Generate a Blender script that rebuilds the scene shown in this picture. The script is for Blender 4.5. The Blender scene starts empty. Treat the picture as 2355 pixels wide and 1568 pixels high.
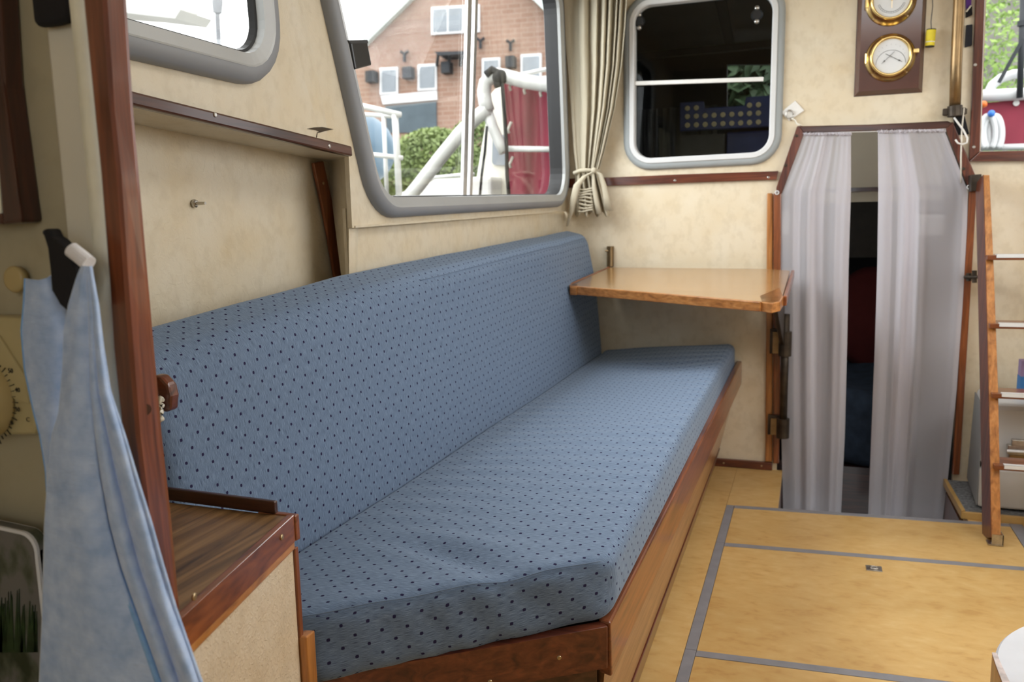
import bpy, bmesh, math, random
from mathutils import Vector, Matrix, noise
from mathutils.geometry import tessellate_polygon

# ------------------------------------------------------------------ camera
F, CX, CY, CAMH = 1901.0, 1177.5, 784.0, 1.10
vy = Vector((1865 - CX, 490 - CY, F)).normalized()
vx = -Vector((-4300 - CX, 620 - CY, F)); vx = (vx - vy * vx.dot(vy)).normalized()
dn = vy.cross(vx)
CAM = Vector((0, 0, CAMH))
sc = bpy.context.scene
cd = bpy.data.cameras.new('camera'); cam = bpy.data.objects.new('camera', cd)
sc.collection.objects.link(cam); sc.camera = cam
cd.sensor_width = 22.3; cd.lens = F / 2355 * 22.3
def cvec(v): return Vector((v.dot(vx), v.dot(vy), -v.dot(dn)))   # lens axes -> room axes
r_, u_, f_ = cvec(Vector((1, 0, 0))), cvec(Vector((0, -1, 0))), cvec(Vector((0, 0, 1)))
m = Matrix((r_, u_, -f_)).transposed().to_4x4(); m.translation = CAM
cam.matrix_world = m
cd.clip_start = 0.02; cd.clip_end = 300
cd.dof.use_dof = True; cd.dof.focus_distance = 1.45; cd.dof.aperture_fstop = 4.0

# ------------------------------------------------------------------ world, lights, exposure
w = bpy.data.worlds.new('overcast'); sc.world = w; w.use_nodes = True
wn = w.node_tree; wn.nodes.clear()
wo = wn.nodes.new('ShaderNodeOutputWorld'); wb = wn.nodes.new('ShaderNodeBackground')
wtc = wn.nodes.new('ShaderNodeTexCoord'); wsx = wn.nodes.new('ShaderNodeSeparateXYZ'); wr = wn.nodes.new('ShaderNodeValToRGB')
wn.links.new(wtc.outputs['Generated'], wsx.inputs[0]); wn.links.new(wsx.outputs['Z'], wr.inputs[0])
wr.color_ramp.elements[0].position = 0.0; wr.color_ramp.elements[0].color = (0.80, 0.84, 0.88, 1)
wr.color_ramp.elements[1].position = 0.6; wr.color_ramp.elements[1].color = (1.0, 1.0, 1.0, 1)
wn.links.new(wr.outputs[0], wb.inputs[0]); wb.inputs[1].default_value = 4.0
wn.links.new(wb.outputs[0], wo.inputs[0])
sc.view_settings.view_transform = 'Standard'; sc.view_settings.look = 'None'
sc.view_settings.exposure = -0.10; sc.view_settings.gamma = 1.0; sc.view_settings.use_curve_mapping = False
def area(name, loc, rot, sx, sy, power, col=(1, 0.98, 0.95)):
    l = bpy.data.lights.new(name, 'AREA'); l.shape = 'RECTANGLE'; l.size = sx; l.size_y = sy; l.energy = power; l.color = col
    o = bpy.data.objects.new(name, l); o.location = loc; o.rotation_euler = rot; sc.collection.objects.link(o); return o
# daylight at the starboard windows, an added roof opening, the open aft door and the port window
area('daylight_starboard_window', (1.62, 2.1, 1.55), (0, math.radians(78), 0), 0.75, 1.6, 14)
area('roof_opening_fill', (0.35, 1.95, 2.30), (0, 0, 0), 0.8, 1.1, 9)  # added overhead fill lamp above a ceiling opening made for light
area('daylight_aft_door', (0.1, -1.35, 1.35), (math.radians(90), 0, 0), 1.1, 1.2, 2.2)
area('fore_cabin_fill', (0.2, 4.12, 2.12), (0, 0, 0), 0.3, 0.3, 1.6)  # added fill lamp under the closed fore-cabin ceiling, no hatch there
area('daylight_port_window', (-1.45, 2.6, 2.05), (0, math.radians(-60), 0), 0.8, 1.6, 44, (0.93, 0.97, 1))

# ------------------------------------------------------------------ unprojection onto real planes of the cabin
def ray(px, py):
    d = Vector((px - CX, py - CY, F)); return Vector((d.dot(vx), d.dot(vy), -d.dot(dn)))
def PX(px, py, v): r = ray(px, py); return CAM + r * (v / r.x)
def PY(px, py, v): r = ray(px, py); return CAM + r * (v / r.y)
def PZ(px, py, v): r = ray(px, py); return CAM + r * ((v - CAMH) / r.z)
def PP(px, py, p0, n): r = ray(px, py); n = Vector(n); return CAM + r * ((Vector(p0) - CAM).dot(n) / r.dot(n))

BY = 3.65      # face of the forward bulkhead
XW = -1.036    # face of the port cabin side

# ------------------------------------------------------------------ materials
MATS = {}
def nodes(name):
    m = bpy.data.materials.new(name); m.use_nodes = True; nt = m.node_tree; nt.nodes.clear()
    o = nt.nodes.new('ShaderNodeOutputMaterial'); b = nt.nodes.new('ShaderNodeBsdfPrincipled')
    nt.links.new(b.outputs[0], o.inputs[0]); return m, nt, b, o
def setv(b, k, v):
    if k in b.inputs: b.inputs[k].default_value = v
def noise_ramp(nt, cols, scale, detail=4, vec=(1, 1, 1), coord='Object', dist=0.0):
    tc = nt.nodes.new('ShaderNodeTexCoord'); mp = nt.nodes.new('ShaderNodeMapping'); mp.inputs['Scale'].default_value = vec
    nt.links.new(tc.outputs[coord], mp.inputs[0])
    n = nt.nodes.new('ShaderNodeTexNoise'); n.inputs['Scale'].default_value = scale; n.inputs['Detail'].default_value = detail
    n.inputs['Distortion'].default_value = dist
    nt.links.new(mp.outputs[0], n.inputs['Vector'])
    r = nt.nodes.new('ShaderNodeValToRGB'); e = r.color_ramp.elements
    while len(e) > 1: e.remove(e[-1])
    for i, (p, c) in enumerate(cols):
        el = e[0] if i == 0 else e.new(p)
        el.position = p; el.color = (*c, 1)
    nt.links.new(n.outputs['Fac'], r.inputs[0]); return n, r, mp
def bump(nt, b, src, strength, dist):
    bp = nt.nodes.new('ShaderNodeBump'); bp.inputs['Strength'].default_value = strength; bp.inputs['Distance'].default_value = dist
    nt.links.new(src, bp.inputs['Height']); nt.links.new(bp.outputs[0], b.inputs['Normal']); return bp
def plain(name, col, rough=0.5, metal=0.0, var=0.08, scale=30, bmp=0.0, coat=0.0, bscale=None):
    m, nt, b, o = nodes(name)
    c0 = tuple(max(0, c * (1 - var)) for c in col); c1 = tuple(min(1, c * (1 + var)) for c in col)
    n, r, mp = noise_ramp(nt, [(0.3, c0), (0.7, c1)], scale)
    nt.links.new(r.outputs[0], b.inputs['Base Color'])
    setv(b, 'Roughness', rough); setv(b, 'Metallic', metal); setv(b, 'Coat Weight', coat); setv(b, 'Coat Roughness', 0.1)
    if bmp:
        n2, r2, _ = noise_ramp(nt, [(0, (0, 0, 0)), (1, (1, 1, 1))], bscale or scale * 4)
        bump(nt, b, n2.outputs['Fac'], bmp, 0.002)
    MATS[name] = m; return m
def wood(name, dark, mid, light, axis='X', rough=0.28, scale=1.0, coat=0.4):
    m, nt, b, o = nodes(name)
    lo, hi = 1.2 * scale, 16 * scale
    v = {'X': (lo, hi, hi), 'Y': (hi, lo, hi), 'Z': (hi, hi, lo)}[axis]
    n, r, mp = noise_ramp(nt, [(0.28, dark), (0.5, mid), (0.74, light)], 3.0, 6, v, dist=1.2)
    n2, r2, _ = noise_ramp(nt, [(0.35, (0.72, 0.72, 0.72)), (0.6, (1, 1, 1))], 9.0, 5, v, dist=0.3)
    mx = nt.nodes.new('ShaderNodeMix'); mx.data_type = 'RGBA'; mx.blend_type = 'MULTIPLY'; mx.inputs[0].default_value = 0.8
    nt.links.new(r.outputs[0], mx.inputs[6]); nt.links.new(r2.outputs[0], mx.inputs[7])
    nt.links.new(mx.outputs[2], b.inputs['Base Color'])
    setv(b, 'Roughness', rough); setv(b, 'Coat Weight', coat); setv(b, 'Coat Roughness', 0.12)
    bump(nt, b, n2.outputs['Fac'], 0.15, 0.001)
    MATS[name] = m; return m
MAH = dict(dark=(0.045, 0.010, 0.006), mid=(0.12, 0.028, 0.012), light=(0.20, 0.055, 0.022))
for a in 'XYZ': wood('mahogany_' + a, axis=a, **MAH)
wood('post_mahogany', (0.085, 0.02, 0.008), (0.19, 0.05, 0.018), (0.27, 0.082, 0.03), 'Z', 0.3)
for a in 'XYZ': wood('dark_mahogany_' + a, (0.02, 0.006, 0.004), (0.06, 0.017, 0.010), (0.10, 0.032, 0.018), a)
for a in 'XYZ': wood('teak_' + a, (0.26, 0.095, 0.022), (0.45, 0.18, 0.045), (0.56, 0.26, 0.08), a)
wood('tan_wood_Y', (0.20, 0.085, 0.03), (0.36, 0.17, 0.07), (0.46, 0.24, 0.11), 'Y', 0.35)
for a in 'XYZ': wood('redwood_' + a, (0.11, 0.028, 0.009), (0.22, 0.062, 0.018), (0.33, 0.10, 0.03), a)
wood('walnut_Y', (0.05, 0.022, 0.009), (0.20, 0.105, 0.040), (0.30, 0.17, 0.07), 'Y', 0.4, 1.0, 0.1)
wood('table_veneer', (0.32, 0.17, 0.06), (0.38, 0.21, 0.078), (0.43, 0.245, 0.10), 'X', 0.22, 0.5, 0.6)

def vinyl(name, base, stain, rough=0.42, bstr=0.35, wrinkle=70.0):
    m, nt, b, o = nodes(name)
    n, r, _ = noise_ramp(nt, [(0.35, base), (0.62, tuple(0.55 * a + 0.45 * c for a, c in zip(base, stain))), (0.8, stain)], 6.5, 7)
    n3, r3, _ = noise_ramp(nt, [(0.36, (0.93, 0.92, 0.90)), (0.52, (1, 1, 1))], 34, 5, (1, 1, 0.8))
    mx = nt.nodes.new('ShaderNodeMix'); mx.data_type = 'RGBA'; mx.blend_type = 'MULTIPLY'; mx.inputs[0].default_value = 1
    nt.links.new(r.outputs[0], mx.inputs[6]); nt.links.new(r3.outputs[0], mx.inputs[7])
    nt.links.new(mx.outputs[2], b.inputs['Base Color']); setv(b, 'Roughness', rough)
    n2, r2, _ = noise_ramp(nt, [(0.45, (0, 0, 0)), (0.62, (1, 1, 1))], wrinkle, 6, dist=0.8)
    bump(nt, b, r2.outputs[0], bstr, 0.0012)
    MATS[name] = m; return m
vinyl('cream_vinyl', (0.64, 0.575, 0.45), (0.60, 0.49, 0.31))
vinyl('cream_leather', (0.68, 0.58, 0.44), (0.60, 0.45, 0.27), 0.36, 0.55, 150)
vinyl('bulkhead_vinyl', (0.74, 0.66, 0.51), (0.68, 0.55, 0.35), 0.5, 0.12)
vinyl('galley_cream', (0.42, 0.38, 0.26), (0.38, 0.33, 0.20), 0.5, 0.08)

def linoleum():
    m, nt, b, o = nodes('linoleum')
    n, r, _ = noise_ramp(nt, [(0.28, (0.49, 0.29, 0.095)), (0.42, (0.57, 0.36, 0.13)), (0.60, (0.605, 0.40, 0.155)), (0.8, (0.65, 0.455, 0.20))], 20, 8, (1, 1.7, 1), dist=0.3)
    n4, r4, _ = noise_ramp(nt, [(0.35, (0.88, 0.86, 0.82)), (0.6, (1, 1, 1))], 3.0, 3)
    mx = nt.nodes.new('ShaderNodeMix'); mx.data_type = 'RGBA'; mx.blend_type = 'MULTIPLY'; mx.inputs[0].default_value = 1
    nt.links.new(r.outputs[0], mx.inputs[6]); nt.links.new(r4.outputs[0], mx.inputs[7])
    nt.links.new(mx.outputs[2], b.inputs['Base Color']); setv(b, 'Roughness', 0.36)
    n2, r2, _ = noise_ramp(nt, [(0, (0, 0, 0)), (1, (1, 1, 1))], 160, 2)
    bump(nt, b, n2.outputs['Fac'], 0.06, 0.001); MATS['linoleum'] = m
linoleum()

def upholstery():
    m, nt, b, o = nodes('dotted_blue_fabric')
    N, L = nt.nodes.new, nt.links.new
    uv = N('ShaderNodeUVMap'); uv.uv_map = 'UVMap'
    sx = N('ShaderNodeSeparateXYZ'); L(uv.outputs[0], sx.inputs[0])
    def M(op, a, bb=None, c=None):
        n = N('ShaderNodeMath'); n.operation = op
        for i, v in enumerate((a, bb, c)):
            if v is None: continue
            if isinstance(v, (int, float)): n.inputs[i].default_value = v
            else: L(v, n.inputs[i])
        return n.outputs[0]
    A, B = 0.036, 0.0200
    wob = N('ShaderNodeTexNoise'); wob.inputs['Scale'].default_value = 9; L(uv.outputs[0], wob.inputs['Vector'])
    u = M('ADD', sx.outputs[0], M('MULTIPLY', wob.outputs['Fac'], 0.012))
    v = M('ADD', sx.outputs[1], M('MULTIPLY', wob.outputs['Fac'], 0.010))
    vr = M('DIVIDE', v, B); row = M('FLOOR', vr)
    ur = M('ADD', M('DIVIDE', u, A), M('MULTIPLY', M('FLOORED_MODULO', row, 2), 0.5))
    du = M('MULTIPLY', M('SUBTRACT', M('FRACT', ur), 0.5), A)
    dv = M('MULTIPLY', M('SUBTRACT', M('FRACT', vr), 0.5), B)
    d = M('POWER', M('ADD', M('POWER', M('ABSOLUTE', du), 3), M('POWER', M('ABSOLUTE', dv), 3)), 1 / 3)
    mask = N('ShaderNodeMapRange'); mask.inputs[1].default_value = 0.0030; mask.inputs[2].default_value = 0.0023
    mask.inputs[3].default_value = 0; mask.inputs[4].default_value = 1; L(d, mask.inputs[0])
    mp = N('ShaderNodeMapping'); mp.inputs['Scale'].default_value = (1800, 62, 1); L(uv.outputs[0], mp.inputs[0])
    st = N('ShaderNodeTexNoise'); st.inputs['Scale'].default_value = 1; st.inputs['Detail'].default_value = 4; L(mp.outputs[0], st.inputs['Vector'])
    r = N('ShaderNodeValToRGB'); e = r.color_ramp.elements
    e[0].position = 0.30; e[0].color = (0.030, 0.055, 0.108, 1); e[1].position = 0.72; e[1].color = (0.215, 0.30, 0.435, 1)
    L(st.outputs['Fac'], r.inputs[0])
    mp2 = N('ShaderNodeMapping'); mp2.inputs['Scale'].default_value = (1500, 1500, 1); L(uv.outputs[0], mp2.inputs[0])
    wv = N('ShaderNodeTexNoise'); wv.inputs['Scale'].default_value = 1; wv.inputs['Detail'].default_value = 1; L(mp2.outputs[0], wv.inputs['Vector'])
    mx0 = N('ShaderNodeMix'); mx0.data_type = 'RGBA'; mx0.blend_type = 'OVERLAY'; mx0.inputs[0].default_value = 0.45
    L(r.outputs[0], mx0.inputs[6]); L(wv.outputs['Fac'], mx0.inputs[7])
    mx = N('ShaderNodeMix'); mx.data_type = 'RGBA'; L(mask.outputs[0], mx.inputs[0]); L(mx0.outputs[2], mx.inputs[6])
    mx.inputs[7].default_value = (0.026, 0.023, 0.060, 1)
    L(mx.outputs[2], b.inputs['Base Color']); setv(b, 'Roughness', 0.85); L(M('MULTIPLY', M('SUBTRACT', 1.0, mask.outputs[0]), 0.22), b.inputs['Sheen Weight']); L(M('MULTIPLY', M('SUBTRACT', 1.0, mask.outputs[0]), 0.4), b.inputs['Specular IOR Level']); setv(b, 'Sheen Roughness', 0.45)
    setv(b, 'Sheen Tint', (0.75, 0.88, 1, 1))
    bump(nt, b, st.outputs['Fac'], 0.25, 0.0005); MATS['dotted_blue_fabric'] = m
upholstery()

def brick():
    m, nt, b, o = nodes('old_brick')
    tc = nt.nodes.new('ShaderNodeTexCoord'); mp = nt.nodes.new('ShaderNodeMapping')
    mp.inputs['Rotation'].default_value = (math.radians(90), 0, 0); nt.links.new(tc.outputs['Object'], mp.inputs[0])
    t = nt.nodes.new('ShaderNodeTexBrick'); t.inputs['Scale'].default_value = 1.0; t.inputs['Brick Width'].default_value = 0.55; t.inputs['Row Height'].default_value = 0.2
    t.inputs['Mortar Size'].default_value = 0.02
    t.inputs['Color1'].default_value = (0.31, 0.185, 0.135, 1); t.inputs['Color2'].default_value = (0.35, 0.225, 0.17, 1); t.inputs['Mortar'].default_value = (0.38, 0.28, 0.22, 1)
    nt.links.new(mp.outputs[0], t.inputs['Vector'])
    n, r, _ = noise_ramp(nt, [(0.3, (0.8, 0.8, 0.8)), (0.7, (1.1, 1.1, 1.1))], 0.35, 5)
    mx = nt.nodes.new('ShaderNodeMix'); mx.data_type = 'RGBA'; mx.blend_type = 'MULTIPLY'; mx.inputs[0].default_value = 1
    nt.links.new(t.outputs[0], mx.inputs[6]); nt.links.new(r.outputs[0], mx.inputs[7]); nt.links.new(mx.outputs[2], b.inputs['Base Color'])
    setv(b, 'Roughness', 0.9); MATS['old_brick'] = m
brick()

def sheer(name, col, trans, weave=900):
    m, nt, b, o = nodes(name); nt.nodes.remove(b)
    N, L = nt.nodes.new, nt.links.new
    tr = N('ShaderNodeBsdfTransparent'); df = N('ShaderNodeBsdfDiffuse'); tl = N('ShaderNodeBsdfTranslucent')
    n, r, _ = noise_ramp(nt, [(0.3, tuple(c * 0.97 for c in col)), (0.7, col)], 3, 2, (1, 1, 0.5))
    L(r.outputs[0], df.inputs[0]); L(r.outputs[0], tl.inputs[0])
    a = N('ShaderNodeMixShader'); a.inputs[0].default_value = 0.35; L(df.outputs[0], a.inputs[1]); L(tl.outputs[0], a.inputs[2])
    lw = N('ShaderNodeLayerWeight'); lw.inputs[0].default_value = 0.35
    mr = N('ShaderNodeMapRange'); mr.inputs[3].default_value = 1 - trans; mr.inputs[4].default_value = 1.0; L(lw.outputs['Facing'], mr.inputs[0])
    c = N('ShaderNodeMixShader'); L(mr.outputs[0], c.inputs[0]); L(tr.outputs[0], c.inputs[1]); L(a.outputs[0], c.inputs[2])
    L(c.outputs[0], o.inputs[0]); MATS[name] = m
sheer('white_sheer', (0.88, 0.86, 0.92), 0.45)
sheer('beige_curtain_cloth', (0.66, 0.60, 0.47), 0.0)

def glass(name, tint, refl=0.06):
    m, nt, b, o = nodes(name); nt.nodes.remove(b)
    N, L = nt.nodes.new, nt.links.new
    tr = N('ShaderNodeBsdfTransparent'); tr.inputs[0].default_value = (*tint, 1)
    gl = N('ShaderNodeBsdfGlossy'); gl.inputs['Roughness'].default_value = 0.02
    fr = N('ShaderNodeFresnel'); fr.inputs[0].default_value = 1.45
    mm = N('ShaderNodeMath'); mm.operation = 'MULTIPLY'; mm.inputs[1].default_value = refl / 0.04 ; L(fr.outputs[0], mm.inputs[0])
    cl = N('ShaderNodeMath'); cl.operation = 'MINIMUM'; cl.inputs[1].default_value = 0.9; L(mm.outputs[0], cl.inputs[0])
    mx = N('ShaderNodeMixShader'); L(cl.outputs[0], mx.inputs[0]); L(tr.outputs[0], mx.inputs[1]); L(gl.outputs[0], mx.inputs[2])
    L(mx.outputs[0], o.inputs[0]); MATS[name] = m
glass('clear_glass', (0.98, 0.985, 0.98), 0.006)
glass('dark_glass', (0.82, 0.84, 0.84), 0.02)

def leafmat(name, a, b_):
    m, nt, b, o = nodes(name)
    n, r, _ = noise_ramp(nt, [(0.3, a), (0.7, b_)], 1.5, 3)
    nt.links.new(r.outputs[0], b.inputs['Base Color']); setv(b, 'Roughness', 0.6); setv(b, 'Subsurface Weight', 0.0); MATS[name] = m
leafmat('hedge_leaves', (0.012, 0.03, 0.012), (0.05, 0.085, 0.035)); leafmat('bush_leaves', (0.12, 0.17, 0.06), (0.28, 0.36, 0.11)); leafmat('tree_leaves', (0.22, 0.36, 0.07), (0.34, 0.48, 0.14))
def towelmat():
    m, nt, b, o = nodes('blue_towelling')
    n, r, _ = noise_ramp(nt, [(0.3, (0.32, 0.47, 0.76)), (0.7, (0.52, 0.66, 0.92))], 60, 5)
    nt.links.new(r.outputs[0], b.inputs['Base Color']); setv(b, 'Roughness', 0.95); setv(b, 'Sheen Weight', 0.6)
    n2, r2, _ = noise_ramp(nt, [(0.3, (0, 0, 0)), (0.7, (1, 1, 1))], 150, 3, (0.5, 0.5, 1.6))
    bump(nt, b, n2.outputs['Fac'], 0.7, 0.0015); MATS['blue_towelling'] = m
towelmat()
def herbmat():      # the tin's flat printed picture: dark leafy plants on a grey-white ground
    m, nt, b, o = nodes('printed_herb_tin')
    n, r, _ = noise_ramp(nt, [(0.36, (0.03, 0.04, 0.02)), (0.46, (0.09, 0.10, 0.07)), (0.54, (0.16, 0.155, 0.145))], 30, 5, (1, 1, 0.6))
    nt.links.new(r.outputs[0], b.inputs['Base Color']); setv(b, 'Roughness', 0.35); MATS['printed_herb_tin'] = m
herbmat()
plain('grey_frame', (0.235, 0.245, 0.262), 0.5, 0, 0.04, 8)
plain('silver_frame', (0.40, 0.41, 0.41), 0.42, 0.2, 0.04, 8)
plain('pale_frame', (0.68, 0.69, 0.70), 0.4, 0, 0.03, 8)
plain('pale_green_grey_frame', (0.34, 0.37, 0.38), 0.45, 0, 0.04, 8)
plain('aluminium', (0.62, 0.62, 0.62), 0.32, 0.85, 0.05, 60)
plain('plaque_wood', (0.085, 0.027, 0.016), 0.25, 0, 0.15, 8, coat=0.5)
plain('print_green', (0.02, 0.045, 0.014), 0.4, 0, 0.5, 60)
plain('rubber', (0.012, 0.012, 0.013), 0.6)
plain('black_plastic', (0.010, 0.011, 0.013), 0.3)
plain('black_fabric', (0.006, 0.006, 0.008), 0.9, bmp=0.4, scale=200)
plain('dark_fabric', (0.02, 0.022, 0.03), 0.9, bmp=0.3, scale=100)
plain('purple_fabric', (0.10, 0.03, 0.22), 0.9)
plain('brass', (0.80, 0.60, 0.26), 0.24, 1.0, 0.12, 20)
plain('aged_brass', (0.25, 0.17, 0.085), 0.40, 0.85, 0.3, 18)
plain('bronze_pole', (0.30, 0.20, 0.10), 0.38, 0.85, 0.3, 10)
plain('dark_bronze', (0.055, 0.042, 0.03), 0.45, 0.6, 0.4, 25)
plain('steel', (0.5, 0.48, 0.45), 0.3, 1.0, 0.2, 60)
plain('brass_screw', (0.45, 0.34, 0.2), 0.35, 0.9, 0.2, 100)
plain('dial_white', (0.74, 0.76, 0.78), 0.35, 0, 0.02)
plain('print_grey', (0.22, 0.23, 0.24), 0.6); plain('print_black', (0.02, 0.02, 0.02), 0.5)
plain('yellow_foam', (0.80, 0.66, 0.03), 0.55, 0, 0.08)
plain('white_plastic', (0.80, 0.79, 0.76), 0.35, 0, 0.03)
plain('cream_plastic', (0.46, 0.39, 0.20), 0.35, 0, 0.06, 10)
plain('cream_knob', (0.46, 0.36, 0.16), 0.3, 0, 0.06, 10)
plain('beadwood_cream', (0.88, 0.86, 0.70), 0.35, 0, 0.05, 40)
plain('galley_board', (0.68, 0.65, 0.54), 0.4, 0, 0.04, 6)
plain('grey_strip', (0.215, 0.215, 0.235), 0.5, 0, 0.10, 25)
plain('carpet', (0.15, 0.155, 0.16), 0.95, 0, 0.5, 90, bmp=1.0)
plain('locker_white', (0.50, 0.50, 0.49), 0.45, 0, 0.04, 5)
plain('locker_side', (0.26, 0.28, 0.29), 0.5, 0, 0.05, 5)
plain('white_paint', (0.72, 0.73, 0.74), 0.45, 0, 0.03, 5)
plain('boat_white', (0.76, 0.76, 0.73), 0.4, 0, 0.03, 4)
plain('boat_cream', (0.74, 0.72, 0.62), 0.4, 0, 0.03, 4)
plain('red_canvas', (0.27, 0.035, 0.06), 0.85, 0, 0.25, 3)
plain('blue_ball', (0.10, 0.175, 0.25), 0.4, 0, 0.2, 3)
plain('black_rope', (0.02, 0.02, 0.02), 0.9)
plain('white_cord', (0.74, 0.71, 0.62), 0.8)
plain('dark_cord', (0.08, 0.08, 0.09), 0.7)
plain('roof_trim', (0.55, 0.62, 0.59), 0.6)
plain('house_glass', (0.27, 0.30, 0.33), 0.3, 0, 0.2, 1)
plain('garage_blue', (0.08, 0.11, 0.13), 0.6, 0, 0.15, 2)
plain('dark_iron', (0.022, 0.026, 0.032), 0.6)
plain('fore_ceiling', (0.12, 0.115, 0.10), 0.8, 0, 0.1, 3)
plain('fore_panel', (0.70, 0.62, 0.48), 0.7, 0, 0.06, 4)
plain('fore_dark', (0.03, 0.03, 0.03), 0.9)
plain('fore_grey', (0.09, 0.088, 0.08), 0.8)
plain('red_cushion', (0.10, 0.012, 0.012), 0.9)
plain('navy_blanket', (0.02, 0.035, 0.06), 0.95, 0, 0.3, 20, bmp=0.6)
plain('navy_plastic', (0.018, 0.035, 0.14), 0.4)
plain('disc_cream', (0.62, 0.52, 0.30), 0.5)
plain('water', (0.05, 0.07, 0.06), 0.1); plain('gravel', (0.20, 0.19, 0.17), 0.95, 0, 0.35, 3)
plain('orange_plastic', (0.75, 0.16, 0.02), 0.4); plain('blue_plastic', (0.05, 0.22, 0.75), 0.4)
plain('label_white', (0.78, 0.78, 0.80), 0.7, bmp=0.3, scale=60)
plain('towel_hem', (0.22, 0.42, 0.74), 0.9, bmp=0.4, scale=150)
plain('worn_edge', (0.50, 0.42, 0.40), 0.4, 0, 0.5, 35)
plain('stool_white', (0.56, 0.57, 0.61), 0.45, 0, 0.03, 25)
plain('yellow_wood', (0.48, 0.30, 0.10), 0.4, 0, 0.15, 12)
plain('lilac_card', (0.28, 0.20, 0.36), 0.6); plain('blue_card', (0.03, 0.16, 0.40), 0.6)
plain('hull_pale', (0.52, 0.52, 0.50), 0.5)
plain('rubber_dark_grey', (0.035, 0.037, 0.04), 0.5)
plain('crack', (0.05, 0.035, 0.02), 0.9)

# ------------------------------------------------------------------ mesh building
class MB:
    def __init__(s): s.v = []; s.f = []; s.uv = None
    def add(s, vs, fs):
        o = len(s.v); s.v += [Vector(v) for v in vs]; s.f += [tuple(i + o for i in f) for f in fs]; return s
    def hexa(s, a):     # 8 points: bottom ring 0-3, top ring 4-7
        return s.add(a, [(3, 2, 1, 0), (4, 5, 6, 7), (0, 1, 5, 4), (1, 2, 6, 5), (2, 3, 7, 6), (3, 0, 4, 7)])
    def box(s, lo, hi):
        x0, y0, z0 = lo; x1, y1, z1 = hi
        return s.hexa([(x0, y0, z0), (x1, y0, z0), (x1, y1, z0), (x0, y1, z0), (x0, y0, z1), (x1, y0, z1), (x1, y1, z1), (x0, y1, z1)])
    def prism(s, pts, d):
        pts = [Vector(p) for p in pts]; d = Vector(d); n = len(pts)
        o = len(s.v); s.v += pts + [p + d for p in pts]
        for t in tessellate_polygon([pts]): s.f.append(tuple(o + i for i in t)); s.f.append(tuple(o + n + i for i in reversed(t)))
        for i in range(n): j = (i + 1) % n; s.f.append((o + i, o + j, o + n + j, o + n + i))
        return s
    def bar(s, p0, p1, w, h, up=(0, 0, 1)):
        p0, p1, up = Vector(p0), Vector(p1), Vector(up); d = (p1 - p0).normalized(); a = d.cross(up).normalized() * w / 2; b = a.cross(d).normalized() * h / 2
        return s.hexa([p0 - a - b, p0 + a - b, p0 + a + b, p0 - a + b, p1 - a - b, p1 + a - b, p1 + a + b, p1 - a + b])
    def tube(s, pts, r, n=10, cap=True):
        pts = [Vector(p) for p in pts]; rs = r if isinstance(r, (list, tuple)) else [r] * len(pts); o = len(s.v); up = None
        for i, p in enumerate(pts):
            d = (pts[min(i + 1, len(pts) - 1)] - pts[max(i - 1, 0)]).normalized()
            if up is None: up = d.orthogonal().normalized()
            else: up = (up - d * up.dot(d)).normalized()
            q = d.cross(up)
            for k in range(n): a = 2 * math.pi * k / n; s.v.append(p + (up * math.cos(a) + q * math.sin(a)) * rs[i])
        for i in range(len(pts) - 1):
            for k in range(n): k2 = (k + 1) % n; s.f.append((o + i * n + k, o + i * n + k2, o + (i + 1) * n + k2, o + (i + 1) * n + k))
        if cap: s.f.append(tuple(o + k for k in reversed(range(n)))); s.f.append(tuple(o + (len(pts) - 1) * n + k for k in range(n)))
        return s
    def lathe(s, c, ax, prof, n=32):    # prof: (radius, height along axis)
        c, ax = Vector(c), Vector(ax).normalized(); u = ax.orthogonal().normalized(); q = ax.cross(u); o = len(s.v)
        for r, h in prof:
            for k in range(n): a = 2 * math.pi * k / n; s.v.append(c + ax * h + (u * math.cos(a) + q * math.sin(a)) * r)
        for i in range(len(prof) - 1):
            for k in range(n): k2 = (k + 1) % n; s.f.append((o + i * n + k, o + i * n + k2, o + (i + 1) * n + k2, o + (i + 1) * n + k))
        s.f.append(tuple(o + k for k in reversed(range(n)))); s.f.append(tuple(o + (len(prof) - 1) * n + k for k in range(n)))
        return s
    def ball(s, c, r, n=16):
        return s.lathe(c, (0, 0, 1), [(r * max(0.02, math.sin(math.pi * i / 8)), -r * math.cos(math.pi * i / 8)) for i in range(9)], n)
    def grid(s, fn, nu, nv):
        o = len(s.v)
        for j in range(nv + 1):
            for i in range(nu + 1): s.v.append(Vector(fn(i / nu, j / nv)))
        for j in range(nv):
            for i in range(nu): a = o + j * (nu + 1) + i; s.f.append((a, a + 1, a + nu + 2, a + nu + 1))
        return s
    def loft(s, rings):
        o = len(s.v); n = len(rings[0])
        for r in rings: s.v += [Vector(p) for p in r]
        for i in range(len(rings) - 1):
            for k in range(n): k2 = (k + 1) % n; s.f.append((o + i * n + k, o + i * n + k2, o + (i + 1) * n + k2, o + (i + 1) * n + k))
        return s

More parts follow.
